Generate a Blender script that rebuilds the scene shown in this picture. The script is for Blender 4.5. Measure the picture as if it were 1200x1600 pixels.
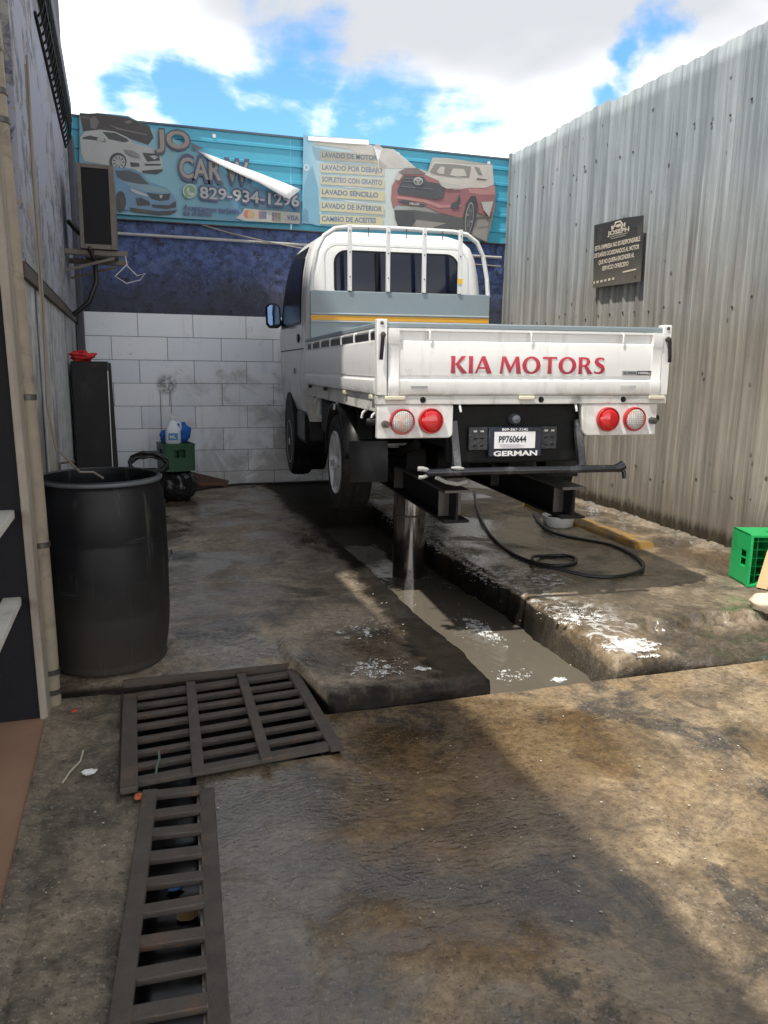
import bpy, bmesh, math, random
from mathutils import Vector, Matrix, noise
random.seed(7)
R = math.radians
scn = bpy.context.scene
col = scn.collection
for _o in list(bpy.data.objects): bpy.data.objects.remove(_o, do_unlink=True)

# ------------------------------------------------------------------ camera
YAW, PITCH, ROLL, FPX, CAMH = R(17.7), R(11.05), R(0.9), 1220.0, 1.5
FW = Vector((math.sin(YAW)*math.cos(PITCH), math.cos(YAW)*math.cos(PITCH), -math.sin(PITCH)))
_r = Vector((math.cos(YAW), -math.sin(YAW), 0)); _u = _r.cross(FW)
RT = _r*math.cos(ROLL) + _u*math.sin(ROLL); UP = -_r*math.sin(ROLL) + _u*math.cos(ROLL)
CAM = Vector((0, 0, CAMH))
cd = bpy.data.cameras.new('camera'); cam = bpy.data.objects.new('camera', cd); col.objects.link(cam)
cd.sensor_fit = 'VERTICAL'; cd.sensor_height = 36; cd.lens = 36*FPX/1600; cd.clip_end = 5000; cd.clip_start = .05
cam.matrix_world = Matrix(((RT.x, UP.x, -FW.x, 0), (RT.y, UP.y, -FW.y, 0), (RT.z, UP.z, -FW.z, CAMH), (0, 0, 0, 1)))
scn.camera = cam
scn.render.resolution_x, scn.render.resolution_y = 768, 1024
def ray(px, py): return FW + RT*((px-600)/FPX) - UP*((py-800)/FPX)
def atY(px, py, Y):
    d = ray(px, py); return CAM + d*(Y/d.y)
def atX(px, py, X):
    d = ray(px, py); return CAM + d*(X/d.x)
def atZ(px, py, Z=0):
    d = ray(px, py); return CAM + d*((Z-CAMH)/d.z)

# ------------------------------------------------------------------ light
SUN = Vector((.45, .22, -1)).normalized()          # direction the light travels
sd = bpy.data.lights.new('sun', 'SUN'); sun = bpy.data.objects.new('sun', sd); col.objects.link(sun)
sd.energy = 2.6; sd.angle = R(1.1); sd.color = (1, .95, .86)
sun.rotation_euler = SUN.to_track_quat('-Z', 'Y').to_euler(); sun.location = (-4, -3, 12)
elev = math.asin(-SUN.z); azim = math.atan2(-SUN.x, -SUN.y)
W = bpy.data.worlds.new('World'); scn.world = W; W.use_nodes = True
scn.view_settings.view_transform = 'Standard'; scn.view_settings.look = 'None'
scn.view_settings.exposure = 0.95; scn.view_settings.gamma = 1; scn.view_settings.use_curve_mapping = False

class NT:
    """terse node builder"""
    def __init__(s, tree): s.t = tree; s.n = tree.nodes; s.l = tree.links
    def new(s, typ, **k):
        n = s.n.new(typ)
        for a, b in k.items(): setattr(n, a, b)
        return n
    def put(s, sock, v):
        if isinstance(v, bpy.types.NodeSocket): s.l.new(v, sock)
        elif isinstance(v, (tuple, list)):
            sock.default_value = tuple(v) + (1,) if (sock.type == 'RGBA' and len(v) == 3) else v
        else: sock.default_value = v
    def coord(s, kind='Object', scale=(1,1,1), loc=(0,0,0), rot=(0,0,0)):
        c = s.new('ShaderNodeTexCoord'); m = s.new('ShaderNodeMapping')
        m.inputs['Scale'].default_value = scale; m.inputs['Location'].default_value = loc; m.inputs['Rotation'].default_value = rot
        s.l.new(c.outputs[kind], m.inputs[0]); return m.outputs[0]
    def noise(s, vec, scale=5, detail=4, rough=.55, dist=0):
        n = s.new('ShaderNodeTexNoise'); s.put(n.inputs['Vector'], vec)
        n.inputs['Scale'].default_value = scale; n.inputs['Detail'].default_value = detail
        n.inputs['Roughness'].default_value = rough; n.inputs['Distortion'].default_value = dist
        return n.outputs[0]
    def voro(s, vec, scale=5, feature='F1', rnd=1):
        n = s.new('ShaderNodeTexVoronoi', feature=feature); s.put(n.inputs['Vector'], vec)
        n.inputs['Scale'].default_value = scale; n.inputs['Randomness'].default_value = rnd
        return n.outputs[0]
    def ramp(s, fac, stops, interp='LINEAR'):
        n = s.new('ShaderNodeValToRGB'); s.put(n.inputs[0], fac); e = n.color_ramp.elements; n.color_ramp.interpolation = interp
        while len(e) < len(stops): e.new(.5)
        for el, (p, c) in zip(e, stops):
            el.position = p; el.color = (c, c, c, 1) if isinstance(c, (int, float)) else tuple(c) + (1,)
        return n.outputs[0]
    def mix(s, f, a, b, mode='MIX'):
        n = s.new('ShaderNodeMix', data_type='RGBA', blend_type=mode)
        s.put(n.inputs[0], f); s.put(n.inputs[6], a); s.put(n.inputs[7], b); return n.outputs[2]
    def math(s, op, a, b=0.0, clamp=False):
        n = s.new('ShaderNodeMath', operation=op, use_clamp=clamp); s.put(n.inputs[0], a); s.put(n.inputs[1], b); return n.outputs[0]
    def sep(s, vec):
        n = s.new('ShaderNodeSeparateXYZ'); s.put(n.inputs[0], vec); return n.outputs
    def bump(s, h, strength=.3, dist=.01, normal=None):
        n = s.new('ShaderNodeBump'); s.put(n.inputs['Height'], h); n.inputs['Strength'].default_value = strength; n.inputs['Distance'].default_value = dist
        if normal is not None: s.l.new(normal, n.inputs['Normal'])
        return n.outputs[0]
    def span(s, v, a, b):           # smooth 0..1 over a..b
        n = s.new('ShaderNodeMapRange', interpolation_type='SMOOTHSTEP'); s.put(n.inputs[0], v)
        n.inputs[1].default_value = a; n.inputs[2].default_value = b; return n.outputs[0]

# sky: Nishita plus a broken cumulus deck laid out on the sky sphere
w = NT(W.node_tree); w.n.clear()
sky = w.new('ShaderNodeTexSky', sky_type='NISHITA', sun_disc=False)
sky.sun_elevation = elev; sky.sun_rotation = azim % (2*math.pi); sky.air_density = 1.0; sky.dust_density = .4; sky.ozone_density = 2.0
gen = w.new('ShaderNodeTexCoord').outputs['Generated']
sx_, sy_, sz_ = w.sep(gen)
zc = w.math('MAXIMUM', w.math('ADD', sz_, .12), .05)
cmb = w.new('ShaderNodeCombineXYZ'); w.put(cmb.inputs[0], w.math('DIVIDE', sx_, zc)); w.put(cmb.inputs[1], w.math('DIVIDE', sy_, zc)); cmb.inputs[2].default_value = 3.3
pl = cmb.outputs[0]
n1 = w.noise(pl, 1.6, 7, .60, .25)
gaps = None
wob = w.new('ShaderNodeTexNoise'); w.put(wob.inputs['Vector'], gen); wob.inputs['Scale'].default_value = 9; wob.inputs['Detail'].default_value = 5
wv = w.new('ShaderNodeVectorMath', operation='MULTIPLY_ADD'); w.put(wv.inputs[0], wob.outputs['Color']); wv.inputs[1].default_value = (.22, .22, .22); w.put(wv.inputs[2], gen)
wv2 = w.new('ShaderNodeVectorMath', operation='SUBTRACT'); w.put(wv2.inputs[0], wv.outputs[0]); wv2.inputs[1].default_value = (.11, .11, .11)
for px, py, rad, amt in ((215, 120, .085, .34), (330, 165, .095, .44), (250, 75, .05, .16), (450, 190, .10, .44), (580, 200, .095, .42), (690, 205, .07, .30), (1015, 45, .034, .34), (960, 115, .02, .2), (130, 250, .08, .2), (840, 175, .02, .12)):
    d = ray(px, py).normalized()
    dn = w.new('ShaderNodeVectorMath', operation='DISTANCE'); w.put(dn.inputs[0], wv2.outputs[0]); dn.inputs[1].default_value = d
    g = w.math('MULTIPLY', w.math('SUBTRACT', 1, w.span(dn.outputs['Value'], 0, rad*1.6)), amt)
    gaps = g if gaps is None else w.math('MAXIMUM', gaps, g)
cov = w.span(w.math('SUBTRACT', w.math('ADD', w.math('MULTIPLY', w.math('SUBTRACT', n1, .5), 1.3), .80), w.math('MULTIPLY', gaps, 1.38)), .30, .66)
thick = w.noise(pl, 1.1, 3, .5, .2)
dull = w.span(w.math('MULTIPLY', thick, w.span(sz_, .05, .5)), .12, .40)
shade = w.mix(w.math('MULTIPLY', dull, .85), (1.0, 1.0, 1.0), (.165, .175, .195))
b1 = w.new('ShaderNodeBackground'); w.put(b1.inputs[0], w.mix(1, sky.outputs[0], (.70, 1.06, 1.22), 'MULTIPLY')); b1.inputs[1].default_value = .115
b2 = w.new('ShaderNodeBackground'); w.put(b2.inputs[0], shade); b2.inputs[1].default_value = 1.35
ms = w.new('ShaderNodeMixShader'); w.put(ms.inputs[0], cov); w.l.new(b1.outputs[0], ms.inputs[1]); w.l.new(b2.outputs[0], ms.inputs[2])
wo = w.new('ShaderNodeOutputWorld'); w.l.new(ms.outputs[0], wo.inputs[0])

# ------------------------------------------------------------------ mesh helpers
class MB:
    def __init__(s): s.v = []; s.f = []
    def add(s, vs, fs):
        b = len(s.v); s.v += [tuple(v) for v in vs]; s.f += [tuple(i+b for i in f) for f in fs]; return s
    def box(s, x0, x1, y0, y1, z0, z1):
        return s.add([(x, y, z) for z in (z0, z1) for y in (y0, y1) for x in (x0, x1)],
                     [(0,2,3,1), (4,5,7,6), (0,1,5,4), (2,6,7,3), (0,4,6,2), (1,3,7,5)])
    def bar(s, a, b, w, h, up=(0,0,1)):
        a, b = Vector(a), Vector(b); d = (b-a).normalized(); u = Vector(up)
        if abs(d.dot(u)) > .98: u = Vector((0,1,0))
        x = d.cross(u).normalized()*w/2; z = x.cross(d).normalized()*h/2
        return s.add([a-x-z, a+x-z, a+x+z, a-x+z, b-x-z, b+x-z, b+x+z, b-x+z], [(0,1,2,3), (7,6,5,4), (0,4,5,1), (1,5,6,2), (2,6,7,3), (3,7,4,0)])
    def tube(s, pts, r, n=10, cap=True):
        pts = [Vector(p) for p in pts]; rs = r if isinstance(r, (list, tuple)) else [r]*len(pts)
        base = len(s.v); prev = None
        for i, p in enumerate(pts):
            t = (pts[min(i+1, len(pts)-1)] - pts[max(i-1, 0)]).normalized()
            if prev is None:
                a = Vector((0,0,1)) if abs(t.z) < .9 else Vector((1,0,0)); x = t.cross(a).normalized()
            else:
                x = prev - t*prev.dot(t); x.normalize()
            prev = x; y = t.cross(x)
            for k in range(n):
                an = 2*math.pi*k/n; s.v.append(tuple(p + (x*math.cos(an) + y*math.sin(an))*rs[i]))
        for i in range(len(pts)-1):
            for k in range(n):
                a = base+i*n+k; b = base+i*n+(k+1) % n; s.f.append((a, b, b+n, a+n))
        if cap: s.f.append(tuple(base+k for k in range(n))[::-1]); s.f.append(tuple(base+(len(pts)-1)*n+k for k in range(n)))
        return s
    def lathe(s, prof, n=32, c=(0,0,0), axis='z', close=False):
        base = len(s.v); c = Vector(c); m = len(prof)
        for r, h in prof:
            for k in range(n):
                an = 2*math.pi*k/n; p, q = r*math.cos(an), r*math.sin(an)
                s.v.append(tuple(c + Vector({'z': (p, q, h), 'x': (h, p, q), 'y': (q, h, p)}[axis])))
        for i in range(m if close else m-1):
            for k in range(n):
                a = base+i*n+k; b = base+i*n+(k+1) % n; a2 = base+((i+1) % m)*n+k; b2 = base+((i+1) % m)*n+(k+1) % n
                s.f.append((a, b, b2, a2))
        if not close:
            if prof[0][0] > 1e-6: s.f.append(tuple(base+k for k in range(n))[::-1])
            if prof[-1][0] > 1e-6: s.f.append(tuple(base+(m-1)*n+k for k in range(n)))
        return s
    def prism(s, poly, axis, a0, a1):
        f = {'x': lambda p, a: (a, p[0], p[1]), 'y': lambda p, a: (p[0], a, p[1]), 'z': lambda p, a: (p[0], p[1], a)}[axis]
        n = len(poly); vs = [f(p, a0) for p in poly] + [f(p, a1) for p in poly]
        return s.add(vs, [tuple(range(n))[::-1], tuple(range(n, 2*n))] + [(i, (i+1) % n, n+(i+1) % n, n+i) for i in range(n)])
    def grid(s, fn, nu, nv):
        base = len(s.v)
        for j in range(nv+1):
            for i in range(nu+1): s.v.append(tuple(fn(i/nu, j/nv)))
        for j in range(nv):
            for i in range(nu):
                a = base+j*(nu+1)+i; s.f.append((a, a+1, a+nu+2, a+nu+1))
        return s
    def loop(s, pts): return s.add(pts, [tuple(range(len(pts)))])

def obj(name, mb, mat, parent=None, smooth=None, bevel=0, seg=2):
    me = bpy.data.meshes.new(name); me.from_pydata(mb.v, [], mb.f); me.validate(); me.update()
    bm = bmesh.new(); bm.from_mesh(me); bmesh.ops.recalc_face_normals(bm, faces=bm.faces[:]); bm.to_mesh(me); bm.free()
    if mat is not None: me.materials.append(mat)
    o = bpy.data.objects.new(name, me); col.objects.link(o)
    if parent is not None: o.parent = parent
    if bevel:
        m = o.modifiers.new('Bevel', 'BEVEL'); m.width = bevel; m.segments = seg; m.limit_method = 'ANGLE'; m.angle_limit = R(40)
        if smooth is None: smooth = 40
    if smooth:
        me.shade_auto_smooth(use_auto_smooth=True, angle=R(smooth)) if hasattr(me, 'shade_auto_smooth') else None
        for p in me.polygons: p.use_smooth = True
        try: me.set_sharp_from_angle(angle=R(smooth))
        except Exception: pass
    return o
def thing(name, label, cat, loc=(0,0,0), rotz=0, group=None):
    o = bpy.data.objects.new(name, None); col.objects.link(o); o.empty_display_size = .1
    o.location = loc; o.rotation_euler = (0, 0, rotz); return tag(o, label, cat, group)
def tag(o, label=None, cat=None, group=None, kind=None):
    if label: o['label'] = label
    if cat: o['category'] = cat
    if group: o['group'] = group
    if kind: o['kind'] = kind
    return o
def struct(name, mb, mat, label=None, smooth=None):
    o = obj(name, mb, mat, None, smooth); o['kind'] = 'structure'
    if label: o['label'] = label
    return o

# ------------------------------------------------------------------ materials
_mc = {}
def mat_base(name):
    m = bpy.data.materials.new(name); m.use_nodes = True; t = NT(m.node_tree); p = m.node_tree.nodes['Principled BSDF']; return m, t, p
def simple(name, c, rough=.5, metal=0.0, var=.15, scale=8, bump=.0, dirt=None, dirt_amt=.5, coat=0, spec=.5, bscale=60):
    if name in _mc: return _mc[name]
    m, t, p = mat_base(name); v = t.coord('Object')
    n = t.noise(v, scale, 6, .6)
    c2 = tuple(max(0, x*(1-var)) for x in c); c3 = tuple(min(1, x*(1+var)) for x in c)
    cc = t.mix(n, c2, c3)
    if dirt:
        d = t.math('MULTIPLY', t.span(t.noise(v, scale*.6, 8, .68, .4), .5, .72), dirt_amt); cc = t.mix(d, cc, dirt)
    t.put(p.inputs['Base Color'], cc)
    t.put(p.inputs['Roughness'], t.math('ADD', t.math('MULTIPLY', t.noise(v, scale*1.7, 5, .6), .25), max(0, rough-.125)))
    p.inputs['Metallic'].default_value = metal; p.inputs['Coat Weight'].default_value = coat; p.inputs['Specular IOR Level'].default_value = spec
    if bump: t.put(p.inputs['Normal'], t.bump(t.noise(v, bscale, 5, .6), bump, .004))
    _mc[name] = m; return m
def printed(c, fade=.12):
    g = sum(c)/3*.6+.10; c = tuple(q*.66+g*.34 for q in c)
    k = 'print_%d_%d_%d' % tuple(int(x*255) for x in c)
    return simple(k, c, .5, 0, fade, 5, dirt=(.20, .17, .13), dirt_amt=.25)

def ground_mat(name, kind):
    """wet, oily concrete. Object space == world metres."""
    m, t, p = mat_base(name); v = t.coord('Object'); x, y, z = t.sep(v)
    big = t.noise(v, .9, 4, .6, .5); mid = t.noise(v, 3.1, 7, .68, .4); fine = t.noise(v, 30, 6, .75); grit = t.noise(v, 95, 2, .6)
    if kind == 'floor':
        c = t.mix(t.span(mid, .36, .64), (.135, .104, .073), (.345, .265, .170))
        c = t.mix(t.math('MULTIPLY', t.span(big, .44, .60), .75), c, (.275, .190, .100))         # rust wash
        c = t.mix(t.math('MULTIPLY', t.span(t.noise(v, 1.7, 6, .7, .9), .51, .61), .80), c, (.048, .047, .046))  # oil
        for (pa, pb, rad) in (((590, 1160), (720, 1320), .24), ((540, 1440), (820, 1470), .15), ((540, 1250), (560, 1340), .12), ((900, 1120), (960, 1200), .12)):
            A, B = atZ(*pa), atZ(*pb); AB = B-A; L = AB.length; ux, uy = AB.x/L, AB.y/L
            dx = t.math('SUBTRACT', x, A.x); dy = t.math('SUBTRACT', y, A.y)
            al = t.math('ADD', t.math('MULTIPLY', dx, ux), t.math('MULTIPLY', dy, uy)); ac = t.math('ABSOLUTE', t.math('SUBTRACT', t.math('MULTIPLY', dx, uy), t.math('MULTIPLY', dy, ux)))
            ov = t.math('MAXIMUM', t.math('MAXIMUM', t.math('MULTIPLY', al, -1), t.math('SUBTRACT', al, L)), 0)
            dd = t.math('ADD', t.math('ADD', ac, ov), t.math('MULTIPLY', t.math('SUBTRACT', mid, .5), rad*1.6))
            c = t.mix(t.math('MULTIPLY', t.span(dd, rad*1.3, rad*.4), .88), c, t.mix(t.span(mid, .35, .65), (.085, .052, .022), (.27, .170, .070)))
        # long grey cement repair running beside the grate channel
        rep = t.math('MULTIPLY', t.span(t.math('ADD', x, t.math('MULTIPLY', mid, .35)), .80, .42), t.span(y, 3.2, 2.4))
        c = t.mix(t.math('MULTIPLY', rep, .60), c, (.15, .142, .128))
        wetc = t.math('ADD', t.math('MULTIPLY', t.noise(v, 1.15, 6, .62, .7), 1.0), t.math('MULTIPLY', t.math('SUBTRACT', 1, t.span(x, 1.0, 1.9)), .09))
        wet = t.math('MULTIPLY', t.span(wetc, .48, .58), .85)
        for (pa, pb, rad) in (((880, 1280), (1060, 1520), .12), ((760, 1130), (800, 1200), .09), ((560, 1470), (660, 1470), .06), ((740, 1310), (800, 1290), .07), ((520, 1340), (700, 1400), .12), ((360, 1250), (480, 1400), .16)):
            A, B = atZ(*pa), atZ(*pb); AB = B-A; L = AB.length; ux, uy = AB.x/L, AB.y/L
            dx = t.math('SUBTRACT', x, A.x); dy = t.math('SUBTRACT', y, A.y)
            al = t.math('ADD', t.math('MULTIPLY', dx, ux), t.math('MULTIPLY', dy, uy)); ac = t.math('ABSOLUTE', t.math('SUBTRACT', t.math('MULTIPLY', dx, uy), t.math('MULTIPLY', dy, ux)))
            ov = t.math('MAXIMUM', t.math('MAXIMUM', t.math('MULTIPLY', al, -1), t.math('SUBTRACT', al, L)), 0)
            dd = t.math('ADD', t.math('ADD', ac, ov), t.math('MULTIPLY', t.math('SUBTRACT', mid, .5), rad*2.2))
            wet = t.math('MAXIMUM', wet, t.math('MULTIPLY', t.span(dd, rad*1.15, rad*.45), .9))
    elif kind == 'slab':
        c = t.mix(t.span(mid, .34, .66), (.15, .124, .097), (.41, .340, .262))
        c = t.mix(t.math('MULTIPLY', t.span(big, .48, .66), .45), c, (.25, .175, .105))
        edge = t.span(t.math('ADD', t.math('ADD', x, t.math('MULTIPLY', t.span(y, 5.2, 3.6), .10)), t.math('MULTIPLY', t.math('SUBTRACT', mid, .5), .45)), 1.30, 1.42)       # black grease along the pit lip
        edge2 = t.span(t.math('ADD', y, t.math('MULTIPLY', t.math('SUBTRACT', mid, .5), .20)), 3.16, 3.05)
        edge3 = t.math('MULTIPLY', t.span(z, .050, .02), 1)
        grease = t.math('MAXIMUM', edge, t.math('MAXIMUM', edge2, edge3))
        c = t.mix(t.math('MULTIPLY', t.span(t.noise(v, 2.1, 6, .7, .8), .54, .66), .70), c, (.05, .046, .042))
        wet = t.span(t.noise(v, 1.5, 5, .62, .6), .42, .56)
    elif kind == 'slab_right':  # concrete of the slab right of the pit
        c = t.mix(t.span(mid, .34, .66), (.09, .073, .053), (.36, .295, .215))
        c = t.mix(t.math('MULTIPLY', t.span(big, .48, .66), .5), c, (.25, .165, .085))
        c = t.mix(t.math('MULTIPLY', t.span(t.noise(v, 1.9, 7, .7, .8), .55, .70), .75), c, (.06, .054, .046))
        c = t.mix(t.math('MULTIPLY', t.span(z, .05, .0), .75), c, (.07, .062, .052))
        # dried soap scum along the pit lip
        sc = t.math('MULTIPLY', t.span(t.math('ADD', x, t.math('MULTIPLY', t.math('SUBTRACT', mid, .5), 1.1)), 2.75, 2.35), t.span(t.noise(v, 9, 9, .75, 1.2), .47, .60))
        sc = t.math('MULTIPLY', sc, t.span(z, .080, .095))
        pw = t.math('MULTIPLY', t.math('MULTIPLY', t.span(z, .088, .070), t.span(x, 2.32, 2.27)), t.span(y, 3.6, 3.95))  # black stain plus truck shade painted into the pit's right wall
        # algae in the broken hollow
        al = t.math('MULTIPLY', t.span(t.noise(v, 5, 6, .6), .5, .62), t.math('MULTIPLY', t.span(x, 2.9, 3.2), t.span(y, 3.7, 3.5)))
        c = t.mix(t.math('MULTIPLY', al, .8), c, (.03, .07, .035))
        wet = t.span(t.noise(v, 1.25, 6, .6, .6), .42, .54)
    else:                                                                                    # dirt strip
        c = t.mix(t.span(mid, .34, .66), (.085, .072, .055), (.27, .225, .165))
        c = t.mix(t.math('MULTIPLY', t.span(t.noise(v, 2.3, 6, .7, .6), .54, .70), .8), c, (.05, .047, .043))
        wet = t.math('MULTIPLY', t.span(big, .55, .66), .6)
    c = t.mix(t.math('MULTIPLY', t.span(grit, .60, .68), .42), c, (.44, .40, .34))
    c = t.mix(t.math('MULTIPLY', t.span(t.noise(v, 55, 3, .6), .40, .33), .65), c, (.035, .031, .027))
    c = t.mix(t.span(fine, .32, .68), t.mix(1, c, (.66, .64, .62), 'MULTIPLY'), t.mix(1, c, (1.26, 1.25, 1.23), 'MULTIPLY'))
    if kind == 'slab_right': c = t.mix(t.math('MULTIPLY', pw, .9), c, (.012, .0115, .011))
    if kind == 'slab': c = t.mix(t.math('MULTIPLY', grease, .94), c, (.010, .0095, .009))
    c = t.mix(t.math('MULTIPLY', wet, .75), c, t.mix(1, c, (.45, .42, .38), 'MULTIPLY'))
    if kind == 'slab_right': c = t.mix(t.math('MULTIPLY', sc, .85), c, (.68, .67, .64))
    if kind == 'slab': wet = t.math('MULTIPLY', wet, t.math('SUBTRACT', 1, t.math('MULTIPLY', grease, .88)))
    if kind == 'slab_right': wet = t.math('MULTIPLY', wet, t.math('SUBTRACT', 1, pw))
    t.put(p.inputs['Base Color'], c)
    t.put(p.inputs['Roughness'], t.math('ADD', t.math('MULTIPLY', t.math('SUBTRACT', 1, wet), .52), t.math('ADD', .045, t.math('MULTIPLY', fine, .10))))
    if kind in ('slab', 'slab_right'): t.put(p.inputs['Specular IOR Level'], t.math('SUBTRACT', .5, t.math('MULTIPLY', grease if kind == 'slab' else pw, .40)))
    dry = t.math('SUBTRACT', 1, t.math('MULTIPLY', wet, .80))
    h = t.math('ADD', t.math('MULTIPLY', fine, 1.0), t.math('ADD', t.math('MULTIPLY', grit, .35), t.math('MULTIPLY', mid, 1.4)))
    h = t.math('MULTIPLY', h, dry)
    rip = t.noise(t.coord('Object', (8, 15, 9)), 1.8, 2, .5, 1.8)
    h = t.math('ADD', h, t.math('MULTIPLY', t.math('MULTIPLY', rip, wet), .40))
    t.put(p.inputs['Normal'], t.bump(h, .55, .010))
    t.put(p.inputs['Coat Weight'], t.math('MULTIPLY', wet, .9)); p.inputs['Coat Roughness'].default_value = .03; p.inputs['Coat IOR'].default_value = 1.45
    t.put(p.inputs['Coat Normal'], t.bump(t.math('ADD', rip, t.math('MULTIPLY', fine, .45)), .30, .012))
    return m

M_floor = ground_mat('wet_floor_concrete', 'floor'); M_slab = ground_mat('wet_slab_concrete', 'slab')
M_slab2 = ground_mat('soapy_slab_concrete', 'slab_right'); M_dirt = ground_mat('gritty_concrete', 'dirt')
M_black = simple('black_rubber', (.009, .009, .010), .55, var=.3, bump=.15, spec=.25)
M_blackpl = simple('black_plastic', (.010, .010, .011), .42, var=.3, bump=.08, dirt=(.06, .055, .045), dirt_amt=.30, spec=.3)
M_under = simple('underbody_black', (.0065, .0065, .007), .6, var=.4, scale=14, bump=.3, spec=.25)
M_white = simple('truck_white_paint', (.80, .80, .78), .28, var=.03, scale=4, coat=.5, dirt=(.55, .53, .48), dirt_amt=.14)
def white_mat():
    m, t, p = mat_base('truck_white_paint_grimy'); v = t.coord('Object'); x, y, z = t.sep(v)
    st = t.noise(t.coord('Object', (16, 16, 1.6)), 1, 5, .65, .3); n = t.noise(v, 4.5, 6, .7, .4); f = t.noise(v, 38, 4, .7)
    c = t.mix(n, (.74, .745, .74), (.83, .83, .815))
    c = t.mix(t.math('MULTIPLY', t.span(st, .54, .72), .30), c, (.42, .38, .30))
    c = t.mix(t.math('MULTIPLY', t.math('MULTIPLY', t.span(z, .12, .03), t.span(n, .42, .62)), .42), c, (.34, .30, .24))
    c = t.mix(t.math('MULTIPLY', t.math('MULTIPLY', t.span(f, .63, .70), t.span(n, .5, .64)), .7), c, (.20, .13, .075))
    t.put(p.inputs['Base Color'], c); t.put(p.inputs['Roughness'], t.math('ADD', .22, t.math('MULTIPLY', n, .25))); p.inputs['Coat Weight'].default_value = .35
    t.put(p.inputs['Normal'], t.bump(t.noise(v, 5, 3, .5), .12, .02)); return m
M_white = white_mat()
M_bar = simple('white_bar_paint', (.74, .75, .75), .35, var=.05, scale=6, dirt=(.45, .44, .40), dirt_amt=.3)
M_grey = simple('bed_grey_paint', (.23, .285, .315), .42, var=.07, scale=5, dirt=(.36, .37, .36), dirt_amt=.3)
M_steel = simple('dark_steel', (.10, .095, .09), .42, .6, .3, 9, bump=.25, dirt=(.12, .09, .06), dirt_amt=.6)
M_chrome = simple('polished_ram', (.30, .28, .265), .15, .95, .35, 7, dirt=(.05, .03, .022), dirt_amt=.85)
M_silver = simple('hubcap_silver', (.58, .59, .60), .35, .35, .12, 8, dirt=(.2, .18, .15), dirt_amt=.35)
M_rust = simple('rusty_iron', (.085, .070, .058), .62, .35, .35, 11, bump=.5, dirt=(.17, .075, .035), dirt_amt=.5)
M_grate = simple('worn_grate_iron', (.085, .074, .063), .62, .15, .45, 14, bump=.7, dirt=(.20, .105, .065), dirt_amt=.65, bscale=110)
M_foam = simple('soap_foam', (.68, .68, .66), .45, var=.05, bump=.3)
M_hose = simple('hose_black', (.014, .014, .015), .35, var=.3)
def clear_glass(name, c, rough=.04):
    m, t, p = mat_base(name); p.inputs['Base Color'].default_value = c + (1,); p.inputs['Roughness'].default_value = rough
    p.inputs['Specular IOR Level'].default_value = .35
    return m
M_glass = clear_glass('tinted_glass', (.006, .010, .026)); M_glass2 = clear_glass('door_glass', (.006, .008, .012), .3)

def fence_mat(kx):
    m, t, p = mat_base('fence_zinc'); v = t.coord('Object'); x, y, z = t.sep(v)
    vs = t.coord('Object', (1, 9, .45)); vt = t.coord('Object', (1, 26, .7))
    streak = t.noise(vs, 1.0, 8, .62, .3); s2 = t.noise(vt, 1.0, 6, .6)
    n = t.noise(v, 1.4, 6, .6, .4)
    base = t.mix(t.span(streak, .3, .7), (.21, .245, .27), (.36, .40, .425))
    g = t.span(t.math('ADD', z, t.math('MULTIPLY', t.math('SUBTRACT', t.math('ADD', streak, n), 1), 1.3)), 3.3, 1.3)   # soot and splash, heavier low down
    base = t.mix(t.math('MULTIPLY', g, .74), base, t.mix(t.span(streak, .3, .7), (.14, .113, .080), (.31, .258, .185)))
    low = t.span(t.math('ADD', z, t.math('MULTIPLY', t.math('SUBTRACT', s2, .5), 1.3)), .75, .25)
    base = t.mix(t.math('MULTIPLY', low, .55), base, (.10, .082, .06))
    base = t.mix(t.math('MULTIPLY', t.span(s2, .57, .70), .45), base, (.12, .105, .085))
    base = t.mix(t.math('MULTIPLY', t.span(t.noise(vt, .7, 6, .6), .62, .78), .45), base, (.62, .60, .55))
    sp = t.voro(t.coord('Object', (1, 4.6, 3.2)), 1.5)
    spm = t.math('MULTIPLY', t.span(sp, .12, .06), t.span(t.noise(v, 3.2, 3), .40, .52))
    base = t.mix(t.math('MULTIPLY', spm, .85), base, (.06, .055, .05))
    bl = t.math('MULTIPLY', t.span(t.noise(v, 13, 6, .7), .60, .72), t.span(t.noise(v, 1.1, 3), .5, .62))
    base = t.mix(t.math('MULTIPLY', bl, .5), base, (.11, .11, .11))
    t.put(p.inputs['Base Color'], base); p.inputs['Metallic'].default_value = 0; p.inputs['Specular IOR Level'].default_value = .25
    t.put(p.inputs['Roughness'], t.math('ADD', .58, t.math('MULTIPLY', g, .3)))
    t.put(p.inputs['Normal'], t.bump(t.math('ADD', t.noise(v, 3, 4, .5), t.math('MULTIPLY', t.noise(v, 40, 4), .1)), .35, .02))
    return m
M_fence = fence_mat(0)

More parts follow.
